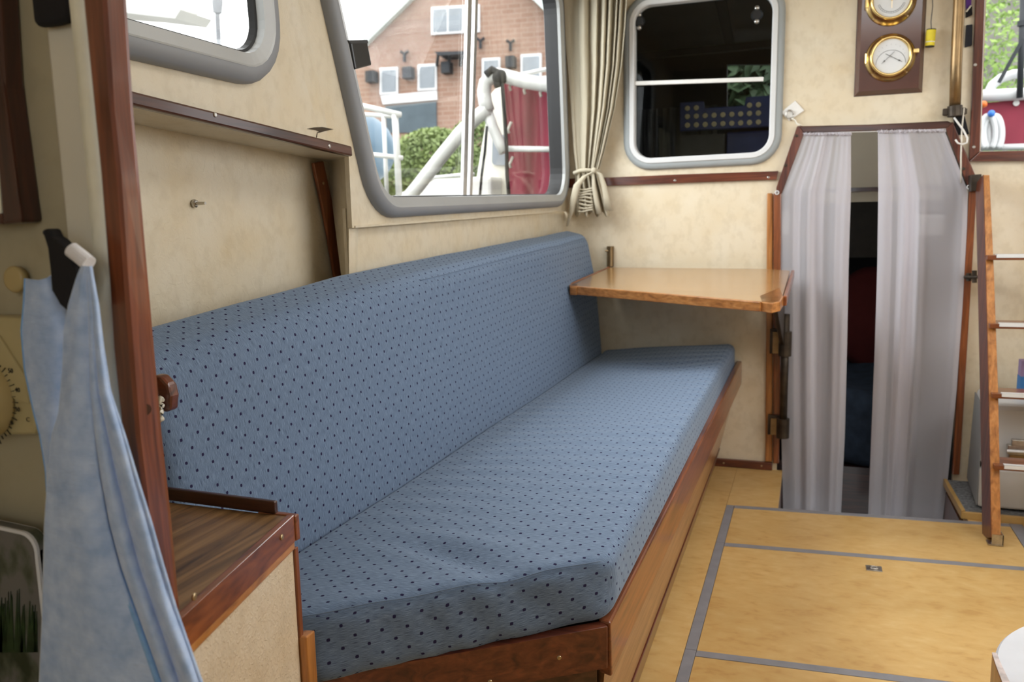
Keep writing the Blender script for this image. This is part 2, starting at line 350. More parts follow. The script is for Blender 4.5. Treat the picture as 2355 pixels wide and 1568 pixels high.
def obj(name, mb, mat, parent=None, smooth=False, bevel=0, solid=0, origin=None, sub=0, uvs=None):
    me = bpy.data.meshes.new(name)
    if origin is None:
        xs = [v.x for v in mb.v]; ys = [v.y for v in mb.v]; zs = [v.z for v in mb.v]
        origin = Vector(((min(xs) + max(xs)) / 2, (min(ys) + max(ys)) / 2, min(zs)))
    me.from_pydata([tuple(v - origin) for v in mb.v], [], mb.f)
    mats = mat if isinstance(mat, (list, tuple)) else [mat]
    for q in mats: me.materials.append(MATS[q])
    if uvs:
        ul = me.uv_layers.new(name='UVMap')
        for p in me.polygons:
            for li in p.loop_indices: ul.data[li].uv = uvs(p, me.loops[li].vertex_index)
    bm = bmesh.new(); bm.from_mesh(me)
    if not uvs: bmesh.ops.remove_doubles(bm, verts=bm.verts, dist=1e-6)
    bmesh.ops.recalc_face_normals(bm, faces=bm.faces); bm.to_mesh(me); bm.free()
    o = bpy.data.objects.new(name, me); sc.collection.objects.link(o)
    if smooth:
        for p in me.polygons: p.use_smooth = True
    if solid:
        md = o.modifiers.new('thick', 'SOLIDIFY'); md.thickness = solid; md.offset = 0
    if sub:
        md = o.modifiers.new('sub', 'SUBSURF'); md.levels = sub; md.render_levels = sub
    if bevel:
        md = o.modifiers.new('bevel', 'BEVEL'); md.width = bevel; md.segments = 2; md.limit_method = 'ANGLE'; md.angle_limit = math.radians(35)
        md.harden_normals = False
        if not smooth:
            for p in me.polygons: p.use_smooth = False
    if parent is not None:
        o.parent = parent
        root = parent; off = Vector((0, 0, 0))
        while root is not None: off += root.location; root = root.parent
        o.location = origin - off
    else: o.location = origin
    return o
def tag(o, label, cat, group=None):
    o['label'] = label; o['category'] = cat
    if group: o['group'] = group
    return o
def thing(name, label, cat, loc, group=None):
    o = bpy.data.objects.new(name, None); o.empty_display_size = 0.05; sc.collection.objects.link(o); o.location = Vector(loc)
    return tag(o, label, cat, group)
def struct(name, mb, mat, parent=None, **k):
    o = obj(name, mb, mat, parent, **k)
    if parent is None: o['kind'] = 'structure'
    return o
def struct_root(name, loc=(0, 0, 0)):
    o = bpy.data.objects.new(name, None); o.empty_display_size = 0.05; sc.collection.objects.link(o); o.location = Vector(loc); o['kind'] = 'structure'; return o
def screw(parent, p, n, r=0.0035, mat='brass_screw'):
    p, n = Vector(p), Vector(n).normalized()
    mb = MB().lathe(p, n, [(r, -0.001), (r, 0.0006), (r * 0.7, 0.0016)], 12)
    u = n.orthogonal().normalized(); q = n.cross(u)
    o = obj('screw', mb, mat, parent)
    return o
def plate(mb, outer, holes, to3, thick):
    """flat wall of real thickness with openings; outlines are 2-D, to3 maps (a, b) to the room"""
    loops = [[Vector((a, b, 0)) for a, b in outer]] + [[Vector((a, b, 0)) for a, b in h] for h in holes]
    flat = [p for l in loops for p in l]; o = len(mb.v); n = len(flat); d = Vector(thick)
    mb.v += [Vector(to3(p.x, p.y)) for p in flat] + [Vector(to3(p.x, p.y)) + d for p in flat]
    for t in tessellate_polygon(loops): mb.f.append(tuple(o + i for i in t)); mb.f.append(tuple(o + n + i for i in reversed(t)))
    k = o
    for l in loops:
        m_ = len(l)
        for i in range(m_): j = (i + 1) % m_; mb.f.append((k + i, k + j, k + n + j, k + n + i))
        k += m_
    return mb
def rounded(corners, rad, seg=7):
    """polygon with rounded corners; always the same number of points per corner"""
    out = []; n = len(corners); rr = rad if isinstance(rad, (list, tuple)) else [rad] * n
    for i in range(n):
        p0, p, p1 = Vector(corners[i - 1]), Vector(corners[i]), Vector(corners[(i + 1) % n])
        a, b = (p0 - p).normalized(), (p1 - p).normalized(); ang = a.angle(b); r = rr[i]; t = r / math.tan(ang / 2)
        t = min(t, (p0 - p).length * 0.49, (p1 - p).length * 0.49); r = t * math.tan(ang / 2)
        c = p + (a + b).normalized() * (r / math.sin(ang / 2)); s, e = p + a * t - c, p + b * t - c
        tot = s.angle(e)
        for k in range(seg + 1):
            f = k / seg
            if tot < 1e-5: out.append(tuple(c + s)); continue
            q = (s * math.sin((1 - f) * tot) + e * math.sin(f * tot)) / math.sin(tot); out.append(tuple(c + q))
    return out
def shrink(corners, d):
    n = len(corners); out = []
    ar = sum(corners[i - 1][0] * corners[i][1] - corners[i][0] * corners[i - 1][1] for i in range(n)); sg = 1 if ar > 0 else -1
    for i in range(n):
        p0, p, p1 = Vector(corners[i - 1]), Vector(corners[i]), Vector(corners[(i + 1) % n])
        a, b = (p - p0).normalized(), (p1 - p).normalized()
        na, nb = Vector((-a.y, a.x)) * sg, Vector((-b.y, b.x)) * sg
        k = (na + nb).normalized(); out.append(tuple(p + k * (d / max(0.2, k.dot(na)))))
    return out
def soft(lo, hi, r, res, warp):
    """closed rounded box sampled on a grid, then warped; keeps un-warped coordinates for the cloth's own pattern"""
    lo, hi = Vector(lo), Vector(hi); mb = MB(); raw = []; idx = {}
    def coords(a, b, n):
        base = [a + r * (1 - math.cos(math.pi / 2 * k / 5)) for k in range(5)]
        mid = [a + r + (b - a - 2 * r) * k / n for k in range(n + 1)]
        return base + mid + [b - r * (1 - math.cos(math.pi / 2 * k / 5)) for k in range(4, -1, -1)]
    C = [coords(lo[i], hi[i], res[i]) for i in range(3)]; N = [len(c) - 1 for c in C]
    def vert(i, j, k):
        key = (i, j, k)
        if key in idx: return idx[key]
        p = Vector((C[0][i], C[1][j], C[2][k])); q = Vector([min(max(p[t], lo[t] + r), hi[t] - r) for t in range(3)])
        d = p - q
        if d.length > 1e-9: p2 = q + d.normalized() * r
        else: p2 = p
        # squash onto the rounded shell only where near an edge
        idx[key] = len(mb.v); mb.v.append(Vector(warp(p2, (i / N[0], j / N[1], k / N[2])))); raw.append(p); return idx[key]
    kinds = []
    for ax in range(3):
        a, b = [t for t in range(3) if t != ax]
        for side in (0, N[ax]):
            for i in range(N[a]):
                for j in range(N[b]):
                    q = []
                    for (di, dj) in ((0, 0), (1, 0), (1, 1), (0, 1)):
                        t = [0, 0, 0]; t[ax] = side; t[a] = i + di; t[b] = j + dj; q.append(vert(*t))
                    mb.f.append(tuple(q)); kinds.append((ax, side > 0))
    return mb, raw, kinds

# ================================================================== SETTING
# ---- floor: linoleum boards with recessed grey edging strips
FT = 0.03
fl = struct_root('floor')
step = PZ(1790, 1165, 0)
xd0, xd1 = step.x, 0.56
s1l, s1r = PZ(1674, 1161, 0), PZ(2248, 1199.6, 0)
s2l, s2r = PZ(1645, 1246, 0), PZ(2355, 1304, 0)
s3l, s3r = PZ(1565, 1491, 0), PZ(2172, 1566, 0)
def line(p, q, x): t = (x - p.x) / (q.x - p.x); return p.y + (q.y - p.y) * t
XL = -0.272; SW = 0.030; XR = 0.72
def y1(x): return line(s1l, s1r, x)
def y2(x): return line(s2l, s2r, x)
def y3(x): return line(s3l, s3r, x)
def fboard(name, pts, z1=0.0, mat='linoleum', z0=-FT, bev=0.001): return struct(name, MB().prism([(x, y, z0) for x, y in pts], (0, 0, z1 - z0)), mat, fl, bevel=bev)
fboard('border_board', [(-1.16, -1.2), (XL, -1.2), (XL, y1(XL)), (XL, BY), (-1.16, BY)])
fboard('border_board', [(XL + 0.0008, y1(XL) + 0.001), (xd0, y1(xd0) + 0.001), (xd0, BY), (XL + 0.0008, BY)])
for a, b in ((y2, y1), (y3, y2), (lambda x: -1.2, y3)):
    fboard('hatch_board', [(XL + SW, a(XL) + 0.002 if a(0) > -1 else -1.2), (XR - SW, a(XR) + 0.002 if a(0) > -1 else -1.2), (XR - SW, b(XR) - SW), (XL + SW, b(XL + SW) - SW)])
for a, b in ((y2, y1), (y3, y2), (lambda x: -1.2, y3)):
    fboard('edging_strip', [(XL + 0.001, a(XL)), (XL + SW - 0.001, a(XL + SW)), (XL + SW - 0.001, b(XL + SW) - 0.0015), (XL + 0.001, b(XL) - 0.0015)], 0.0012, 'grey_strip')
    fboard('edging_strip', [(XL + SW, b(XL + SW) - SW + 0.001), (XR - SW, b(XR - SW) - SW + 0.001), (XR - SW, b(XR - SW) - 0.0005), (XL + SW, b(XL + SW) - 0.0005)], 0.0012, 'grey_strip')
fboard('edging_strip', [(XR - SW + 0.001, -1.2), (XR + 0.012, -1.2), (XR + 0.012, y1(XR)), (XR - SW + 0.001, y1(XR))], 0.0012, 'grey_strip')
fboard('border_board', [(XR + 0.014, -1.2), (1.35, -1.2), (1.35, BY), (XR + 0.014, BY)])
fboard('border_board', [(xd1 + 0.002, y1(xd1) + 0.002), (XR + 0.012, y1(XR) + 0.002), (XR + 0.012, BY), (xd1 + 0.002, BY)])
# sub floor and the well of the companion steps
struct('floor_base', MB().box((-1.2, -1.25, -0.10), (1.4, 3.13, -0.032)).box((-1.2, 3.13, -0.10), (xd0 - 0.002, BY, -0.032)).box((xd1 + 0.004, 3.20, -0.10), (1.4, BY, -0.032)), 'fore_dark', fl)
struct('well_side', MB().box((xd0 - 0.02, y1(xd0) + 0.03, -0.72), (xd0 - 0.001, BY, -0.03)), 'mahogany_Z', fl)
struct('well_side', MB().box((xd1 - 0.012, y1(xd1) + 0.03, -0.72), (xd1 + 0.004, BY, -0.03)), 'mahogany_Z', fl)
struct('well_floor', MB().box((xd0 - 0.02, 3.1, -0.75), (xd1 + 0.02, BY, -0.72)), 'fore_dark', fl)
# flush ring pull
rp = thing('ring_pull', 'small steel flush ring pull let into the yellow floor hatch', 'handle', PZ(2010, 1308, 0))
c = PZ(2010, 1308, 0)
obj('base_plate', MB().box((c.x - 0.023, c.y - 0.020, 0.0), (c.x + 0.023, c.y + 0.020, 0.003)), 'steel', rp, bevel=0.001)
obj('ring', MB().tube([(c.x + 0.012 * math.cos(a), c.y + 0.010 * math.sin(a), 0.0045) for a in [2 * math.pi * k / 20 for k in range(21)]], 0.002, 6), 'steel', rp, smooth=True)

# ---- forward bulkhead with window, doorway and starboard window
def inY(px, py, y=BY): p = PY(px, py, y); return (p.x, p.z)
wfo = [inY(1441, 388), inY(1796, 380), inY(1796, -100), inY(1441, -100)]
x0b, x1b = -0.778, -0.122
wfo = [(x0b, 1.298), (x1b, 1.304), (x1b + 0.004, 2.03), (x0b, 2.03)]
wfi = shrink(wfo, 0.050)
door = [inY(1793, 1060), inY(1793, 441), inY(1848, 303), inY(2176, 294), inY(2229, 425), inY(2205, 800), inY(2188, 1180)]
door = [(door[0][0], -0.75)] + door[1:] + [(door[-1][0], -0.75)]
swo = [inY(2238, 352)[0], inY(2238, 352)[1]]
sw = [inY(2255, 350), (1.18, inY(2255, 350)[1]), (1.18, 2.05), (inY(2266, 0)[0], 2.05)]
outer = [(-1.2, -0.76), (1.4, -0.76), (1.4, 2.22), (-1.2, 2.22)]
# door hole reaches the lower edge: cut outline as a notch
outl = [(-1.075, -0.76), (door[0][0], -0.76)] + door[1:-1] + [(door[-1][0], -0.76), (1.4, -0.76), (1.4, 2.22), (-1.075, 2.22)]
mb = plate(MB(), outl, [rounded(shrink(wfo, 0.03), 0.09), sw], lambda a, b: (a, BY, b), (0, 0.035, 0))
wf = struct('wall_front', mb, 'bulkhead_vinyl')
# ---- bulkhead window
def frame_rings(cor, spec, to3, rad):
    rings = []
    for inset, depth in spec: rings.append([to3(a, b, depth) for a, b in rounded(shrink(cor, inset), max(0.02, rad - inset))])
    return rings
tY = lambda a, b, d: (a, BY - d, b)
w3 = struct_root('window_3', (-0.45, BY, 1.30))
struct('outer_frame', MB().loft(frame_rings(wfo, [(0, 0), (0.001, 0.010), (0.008, 0.017), (0.020, 0.020), (0.028, 0.019)], tY, 0.12)), 'pale_green_grey_frame', w3, smooth=True)
struct('inner_frame', MB().loft(frame_rings(wfo, [(0.026, 0.017), (0.029, 0.024), (0.046, 0.024), (0.050, 0.020), (0.052, -0.02)], tY, 0.12)), 'pale_frame', w3, smooth=False)
mb = MB(); ring = [tY(a, b, -0.01) for a, b in rounded(shrink(wfo, 0.048), 0.075)]; mb.prism(ring, (0, 0.004, 0)); struct('pane', mb, 'dark_glass', w3)
a, b = PY(1461, 192, BY - 0.005), PY(1756, 182, BY - 0.005)
struct('crossbar', MB().bar(a, b, 0.012, 0.017), 'white_plastic', w3, bevel=0.002)
for (px, py) in ((1471, 50), (1741, 35)):
    p = PY(px, py, BY + 0.012)
    q = struct('hinge_plate', MB().lathe(p, (0, -1, 0), [(0.024, 0), (0.024, 0.008), (0.018, 0.016)], 12), 'black_plastic', w3)
    for dz in (0.026, -0.026):
        struct('cap', MB().lathe(p + Vector((0, 0, dz)), (0, -1, 0), [(0.010, 0), (0.010, 0.012), (0.006, 0.017)], 12), 'steel', q, smooth=True)

# ---- port cabin side: plate above the recess and around the big window
z_rail_n, z_rail_f = 1.296, 1.258
W2o = [(1.845, 1.108), (3.615, 1.152), (3.53, 2.10), (1.478, 2.10)]
W1o = [(1.05 - 0.42, 1.366), (1.490, 1.366), (1.470, 1.80), (0.63, 1.80)]
yR = 1.757
outl = [(-1.3, z_rail_n), (1.096, z_rail_n), (yR, z_rail_f), (yR, 1.088), (BY, 1.132), (BY, 2.22), (-1.3, 2.22)]
mb = plate(MB(), outl, [rounded(shrink(W2o, 0.025), 0.12), rounded(shrink(W1o, 0.025), 0.09)], lambda a, b: (XW, a, b), (-0.012, 0, 0))
wl = struct('wall_port', mb, 'cream_vinyl')
# lower side: recessed aft part, panel face forward, return panel, soffit
struct('recess_panel', MB().hexa([(-1.20, -1.3, -0.1), (-1.16, -1.3, -0.1), (-1.16, 2.18, -0.1), (-1.20, 2.18, -0.1), (-1.20, -1.3, 1.33), (-1.165, -1.3, 1.33), (-1.165, 2.1, 1.28), (-1.20, 2.1, 1.28)]), 'cream_vinyl', wl)
for ya, za_, xa_, yb, zb_, xb_ in ((-1.3, z_rail_n, -1.3, 1.096, z_rail_n, 1.096), (1.096, z_rail_n, 1.096, yR, z_rail_f, 1.90)):
    struct('soffit', MB().hexa([(XW - 0.001, ya, za_ - 0.003), (-1.18, xa_, za_ - 0.003), (-1.18, xb_, zb_ - 0.003), (XW - 0.001, yb, zb_ - 0.003), (XW - 0.001, ya, za_ + 0.02), (-1.18, xa_, za_ + 0.02), (-1.18, xb_, zb_ + 0.02), (XW - 0.001, yb, zb_ + 0.02)]), 'cream_vinyl', wl)
struct('return_panel', MB().hexa([(XW - 0.024, yR + 0.002, 0.80), (-1.18, 2.13, 0.80), (-1.18, 2.16, 0.80), (XW - 0.022, yR + 0.03, 0.80), (XW - 0.001, yR, 1.27), (-1.18, 1.89, 1.27), (-1.18, 1.92, 1.27), (XW - 0.001, yR + 0.03, 1.27)]), 'cream_vinyl', wl)
struct('lower_panel', MB().box((XW - 0.028, yR + 0.006, 0.0), (XW - 0.020, BY, 1.135)), 'cream_vinyl', wl)
# the soft bulge where the lining passes over a rib
def bul(u, v):
    z = 1.30 + 0.9 * v; yc = 1.655 - 0.34 * (z - 1.3)
    h = 0.009 * math.exp(-((u - 0.5) / 0.2) ** 2) * math.sin(math.pi * min(1, 0.08 + v * 1.6) / 2)
    return (XW - 0.0008 + h, yc + (u - 0.5) * 0.11, z)
struct('lining_rib', MB().grid(bul, 14, 20), 'cream_vinyl', wl, smooth=True)
# vinyl seam lips
struct('lining_lip', MB().bar((XW + 0.001, yR + 0.01, 1.090), (XW + 0.001, BY, 1.134), 0.006, 0.006), 'cream_vinyl', wl, bevel=0.0015)
struct('lining_lip', MB().bar((XW + 0.0005, yR, 1.095), (XW + 0.0005, yR, 1.25), 0.004, 0.004), 'crack', wl)
# tear in the lining above the rail
ck = [PX(x, y, XW + 0.001) for x, y in ((706, 296), (722, 293), (740, 292), (767, 297), (748, 301), (738, 304), (727, 299))]
struct('lining_tear', MB().prism(ck, (0.0012, 0, 0)), 'crack', wl)
struct('lining_tear', MB().tube([PX(x, y, XW + 0.001) for x, y in ((742, 302), (730, 305), (728, 316))], 0.0010, 5), 'crack', wl)
# rail moulding
tr1 = struct_root('trim_1', (XW, 1.4, 1.28))
ra = [PX(x, y, XW + 0.018) for x, y in ((230, 190), (310, 210), (810, 336))]; rb = [PX(x, y, XW + 0.018) for x, y in ((812, 360), (310, 243), (230, 224))]
struct('moulding', MB().prism(ra + rb, (-0.018, 0, 0)), 'dark_mahogany_Y', tr1, bevel=0.004)
for x, y in ((495, 264), (758, 336)): screw(tr1, PX(x, y, XW + 0.0185), (1, 0, 0), 0.0045, 'steel')
# vertical trim inside the recess corner
tr2 = struct_root('trim_2', (-1.14, 1.8, 0.9))
a = PP(723, 375, (-1.14, 1.82, 1.2), (1, 0, 0)); 
pts = [PX(x, y, -1.150) for x, y in ((722, 374), (745, 370), (771, 490), (797, 634), (800, 660), (775, 660), (748, 500))]
struct('moulding', MB().prism(pts, (-0.009, 0, 0)), 'redwood_Z', tr2, bevel=0.003)
screw(tr2, PX(744, 421, -1.1495), (1, 0, 0), 0.004)

# ---- windows of the port side
tX = lambda a, b, d: (XW + d, a, b)
w2 = struct_root('window_2', (XW, 2.7, 1.11))
struct('outer_frame', MB().loft(frame_rings(W2o, [(0, 0), (0.0005, 0.012), (0.006, 0.022), (0.018, 0.030), (0.026, 0.030)], tX, 0.16)), 'grey_frame', w2, smooth=True)
struct('inner_frame', MB().loft(frame_rings(W2o, [(0.024, 0.029), (0.030, 0.028), (0.052, 0.020), (0.053, 0.012), (0.054, -0.05)], tX, 0.16)), 'silver_frame', w2)
struct('gasket', MB().loft(frame_rings(W2o, [(0.0535, 0.006), (0.056, 0.006), (0.058, -0.048), (0.053, -0.05)], tX, 0.16)), 'rubber', w2)
ring = [tX(a, b, -0.030) for a, b in rounded(shrink(W2o, 0.050), 0.11)]; struct('pane', MB().prism(ring, (-0.004, 0, 0)), 'clear_glass', w2)
for i, (pa, pb) in enumerate((((1083, -200), (1066, 452)), ((1099, -200), (1080, 452)))):
    struct('slider_bar', MB().bar(PX(*pa, XW - 0.024), PX(*pb, XW - 0.024), 0.012, 0.022 if i else 0.03, (0, 1, 0)), 'aluminium', w2, bevel=0.002)
# sill channel at the foot of the sliding pane
struct('sill_channel', MB().bar(PX(885, 456, XW - 0.005), PX(1280, 452, XW - 0.005), 0.05, 0.006), 'silver_frame', w2)
w1 = struct_root('window_1', (XW, 1.1, 1.37))
struct('outer_frame', MB().loft(frame_rings(W1o, [(0, 0), (0.0005, 0.012), (0.006, 0.022), (0.022, 0.030), (0.032, 0.028)], tX, 0.125)), 'grey_frame', w1, smooth=True)
struct('inner_frame', MB().loft(frame_rings(W1o, [(0.030, 0.029), (0.034, 0.027), (0.056, 0.022), (0.057, 0.012), (0.060, -0.010)], tX, 0.125)), 'silver_frame', w1)
struct('gasket', MB().loft(frame_rings(W1o, [(0.0575, 0.006), (0.063, 0.004), (0.066, -0.008), (0.058, -0.010)], tX, 0.125)), 'rubber', w1)
ring = [tX(a, b, -0.006) for a, b in rounded(shrink(W1o, 0.052), 0.075)]; struct('pane', MB().prism(ring, (-0.004, 0, 0)), 'clear_glass', w1)

# ---- bulkhead mouldings
def ypr(pts, y, t): return MB().prism([PY(px, py, y - t) for px, py in pts], (0, t, 0))
tr3 = struct_root('trim_3', (-0.45, BY, 1.26))
struct('moulding', ypr(((1302, 411), (1400, 408), (1560, 401), (1790, 393), (1786, 413), (1560, 421), (1400, 427), (1302, 432)), BY, 0.014), 'mahogany_X', tr3, bevel=0.003)
for x, y in ((1552, 415), (1767, 408)): screw(tr3, PY(x, y, BY - 0.0145), (0, -1, 0), 0.005, 'steel')
d1 = struct_root('door_1', (0.2, BY, 0))
for nm, pts, t, mt in (
    ('head_moulding', ((1836, 290), (2000, 286), (2180, 278), (2192, 284), (2176, 296), (2000, 302), (1848, 306)), 0.030, 'dark_mahogany_X'),
    ('diagonal_moulding', ((1846, 289), (1833, 290), (1785, 432), (1785, 446), (1798, 446), (1852, 300)), 0.028, 'mahogany_Z'),
    ('diagonal_moulding', ((2172, 288), (2192, 280), (2246, 408), (2246, 436), (2232, 436), (2226, 428)), 0.028, 'mahogany_Z'),
    ('jamb', ((1764, 444), (1777, 444), (1776, 1062), (1760, 1062)), 0.016, 'teak_Z'),
    ('jamb', ((1779, 444), (1797, 444), (1792, 1066), (1778, 1066)), 0.030, 'redwood_Z'),
    ('jamb', ((2229, 436), (2247, 436), (2207, 1092), (2190, 1092)), 0.024, 'redwood_Z')):
    struct(nm, ypr(pts, BY, t), mt, d1, bevel=0.004)
for x, y in ((1832, 312), (1807, 380), (2216, 388)): screw(d1, PY(x, y, BY - 0.031), (0, -1, 0), 0.006, 'dark_bronze')
bf = struct_root('baseboard_front', (-0.24, BY, 0))
struct('moulding', MB().box((-0.40, BY - 0.02, 0.0), (-0.125, BY, 0.035)), 'mahogany_X', bf, bevel=0.004)
for x in (-0.33, -0.17): screw(bf, (x, BY - 0.0205, 0.018), (0, -1, 0), 0.004)
# starboard forward window frame
w4 = struct_root('window_4', (0.9, BY, 1.29))
a0 = PY(2237, 372, BY - 0.02); a1 = PY(2257, 350, BY - 0.02)
fx0, fz0 = 0.578, 1.277
for nm, pts, mt in (('frame_stile', ((2261, -320), (2244, 0), (2229, 370), (2254, 347), (2265, 0), (2286, -320)), 'mahogany_Z'),
                ('frame_rail', ((2229, 371), (2500, 369), (2500, 343), (2254, 348)), 'mahogany_X')):
    struct(nm, ypr(pts, BY, 0.022), mt, w4, bevel=0.003)
struct('frame_rail', MB().box((0.60, BY - 0.022, 2.04), (1.22, BY, 2.085)), 'mahogany_X', w4, bevel=0.003)
struct('frame_stile', MB().box((1.17, BY - 0.022, 1.27), (1.215, BY, 2.05)), 'mahogany_Z', w4, bevel=0.003)
struct('pane', MB().box((0.57, BY + 0.012, 1.28), (1.18, BY + 0.016, 2.06)), 'clear_glass', w4)
for x, y in ((2243, 149), (2240, 338)): screw(w4, PY(x, y, BY - 0.0225), (0, -1, 0), 0.006, 'steel')

# ---- the unseen rest of the cabin: ceiling with an opening added for light, starboard side with windows, aft wall with door opening
struct('ceiling', plate(MB(), [(-1.3, -1.3), (1.4, -1.3), (1.4, BY), (-1.3, BY)], [[(-0.05, 1.35), (0.75, 1.35), (0.75, 2.5), (-0.05, 2.5)]], lambda a, b: (a, b, 2.20), (0, 0, 0.05)), 'bulkhead_vinyl')
struct('wall_starboard', plate(MB(), [(-1.3, -0.1), (BY, -0.1), (BY, 2.2), (-1.3, 2.2)], [[(1.2, 1.15), (2.9, 1.15), (2.9, 1.95), (1.2, 1.95)]], lambda a, b: (1.36, a, b), (0.05, 0, 0)), 'bulkhead_vinyl')
struct('wall_aft', plate(MB(), [(-1.2, -0.1), (1.4, -0.1), (1.4, 2.2), (-1.2, 2.2)], [[(-0.1, 1.1), (0.7, 1.1), (0.7, 2.0), (-0.1, 2.0)]], lambda a, b: (a, -1.25, b), (0, -0.05, 0)), 'bulkhead_vinyl')

# ================================================================== FORE CABIN seen through the bulkhead window and the doorway
fc = struct_root('wall_fore_cabin', (-0.3, 5, 0))
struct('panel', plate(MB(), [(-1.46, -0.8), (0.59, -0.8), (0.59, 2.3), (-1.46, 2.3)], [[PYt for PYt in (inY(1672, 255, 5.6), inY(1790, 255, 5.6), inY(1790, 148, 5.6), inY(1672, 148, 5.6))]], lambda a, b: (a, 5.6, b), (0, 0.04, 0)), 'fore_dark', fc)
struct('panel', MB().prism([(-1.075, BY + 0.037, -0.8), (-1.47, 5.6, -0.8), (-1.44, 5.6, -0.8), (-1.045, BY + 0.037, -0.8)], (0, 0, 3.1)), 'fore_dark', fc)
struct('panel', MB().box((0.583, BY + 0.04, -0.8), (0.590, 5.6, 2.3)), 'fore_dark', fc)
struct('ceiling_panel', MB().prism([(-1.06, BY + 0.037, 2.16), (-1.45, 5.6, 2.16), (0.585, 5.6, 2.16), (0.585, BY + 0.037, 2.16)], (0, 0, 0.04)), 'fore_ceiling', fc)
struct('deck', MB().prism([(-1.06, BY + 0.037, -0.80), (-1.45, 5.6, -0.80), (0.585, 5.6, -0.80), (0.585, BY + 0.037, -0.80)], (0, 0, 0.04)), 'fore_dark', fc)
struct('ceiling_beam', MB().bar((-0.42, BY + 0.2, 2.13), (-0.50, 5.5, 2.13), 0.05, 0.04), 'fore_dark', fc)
struct('ceiling_beam', MB().bar((-1.3, 5.3, 2.08), (0.58, 5.2, 2.08), 0.05, 0.04), 'fore_dark', fc)
# upper beige panel with a dark rail beyond the doorway
hy = 4.45
za, zb = PY(1987, 464, hy).z, PY(1987, 300, hy).z
struct('upper_panel', MB().box((-0.15, hy, za), (0.582, hy + 0.02, zb + 0.12)), 'fore_panel', fc)
struct('panel_rail', MB().box((-0.15, hy - 0.012, PY(1987, 440, hy).z), (0.582, hy - 0.0005, PY(1987, 431, hy).z)), 'dark_mahogany_X', fc)
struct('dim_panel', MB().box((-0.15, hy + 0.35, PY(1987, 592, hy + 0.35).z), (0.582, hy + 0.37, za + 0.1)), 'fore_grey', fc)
def softmesh(lo, hi, r, res=(6, 6, 4), warp=lambda p, t: p): return soft(lo, hi, r, res, warp)[0]
p = PY(2000, 760, 4.75)
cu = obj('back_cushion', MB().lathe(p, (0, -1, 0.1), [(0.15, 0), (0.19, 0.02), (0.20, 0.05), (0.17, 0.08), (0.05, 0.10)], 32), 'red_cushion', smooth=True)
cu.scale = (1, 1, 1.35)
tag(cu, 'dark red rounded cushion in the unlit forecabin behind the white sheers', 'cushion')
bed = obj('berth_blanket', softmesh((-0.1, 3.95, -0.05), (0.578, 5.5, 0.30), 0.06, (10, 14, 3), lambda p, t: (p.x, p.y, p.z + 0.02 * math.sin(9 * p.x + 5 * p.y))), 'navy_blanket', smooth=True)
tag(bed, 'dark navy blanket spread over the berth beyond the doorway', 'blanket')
bb = thing('berth', 'dark wooden berth under the navy blanket in the forecabin', 'berth', (0.25, 4.7, -0.76))
obj('front_board', MB().box((-0.14, 3.97, -0.76), (0.578, 4.0, -0.055)), 'dark_mahogany_X', bb)
obj('deck_board', MB().box((-0.14, 4.0, -0.08), (0.578, 5.55, -0.055)), 'fore_dark', bb)
stand_in = obj('white_stand_in', softmesh((PY(2108, 545, 4.25).x, 4.2, PY(2150, 545, 4.25).z), (0.578, 4.4, PY(2150, 493, 4.25).z), 0.02), 'white_paint', smooth=True)  # added white block, stands in for a pale rectangle behind the sheer
tag(stand_in, 'white block standing in for a pale rectangle behind the sheer by the ladder', 'cloth')
stand_in2 = obj('white_stand_in', softmesh((PY(1792, 545, 4.25).x, 4.2, PY(1800, 540, 4.25).z), (PY(1815, 545, 4.25).x, 4.4, PY(1800, 480, 4.25).z), 0.01), 'white_paint', smooth=True)  # second added stand-in block, by the table
tag(stand_in2, 'white block standing in for a pale rectangle behind the sheer above the hinged table', 'cloth')
sh = thing('shelf', 'added dim grey shelf carrying the white stand-in blocks behind the sheers', 'shelf', (0.2, 4.3, PY(2150, 546, 4.25).z - 0.02))
obj('board', MB().box((PY(1787, 545, 4.25).x, 4.19, PY(2150, 546, 4.25).z - 0.02), (PY(1830, 545, 4.25).x, 4.42, PY(2150, 546, 4.25).z - 0.001)), 'fore_grey', sh)
obj('board', MB().box((PY(2090, 545, 4.25).x, 4.19, PY(2150, 546, 4.25).z - 0.02), (0.580, 4.42, PY(2150, 546, 4.25).z - 0.001)), 'fore_grey', sh)
# blue perforated crate with pale round inserts seen through the bulkhead window
cy = 4.25
cr = thing('disc_board', 'dark blue board set with rows of cream discs behind the bulkhead window', 'board', PY(1660, 305, cy))
p0, p1 = PY(1563, 302, cy), PY(1775, 302, cy); pz = PY(1563, 236, cy).z; pz2 = PY(1563, 252, cy).z
obj('panel', MB().prism([(p0.x, cy, p0.z), (p1.x, cy, p0.z), (p1.x, cy, pz + 0.006), (PY(1715, 236, cy).x, cy, pz + 0.006), (PY(1712, 252, cy).x, cy, pz2), (PY(1620, 252, cy).x, cy, pz2), (PY(1618, 236, cy).x, cy, pz), (p0.x, cy, pz)], (0, 0.03, 0)), 'navy_plastic', cr, bevel=0.004)
for r, yy in enumerate((288, 268, 249)):
    for k in range(9):
        if r == 2 and k not in (0, 1, 7, 8): continue
        p = PY(1581 + k * 20.4, yy - k * (1.0 if r else 0.9), cy)
        obj('disc', MB().lathe(p, (0, -1, 0), [(0.0125, -0.002), (0.0125, 0.004), (0.010, 0.006)], 16), 'disc_cream', cr)
gb = thing('storage_box', 'dim grey and navy box below the blue disc board', 'box', PY(1660, 360, 4.4))
obj('body', MB().box((PY(1568, 350, 4.4).x, 4.36, 1.18), (PY(1668, 350, 4.4).x, 4.6, PY(1600, 312, 4.4).z)), 'fore_grey', gb, bevel=0.006)
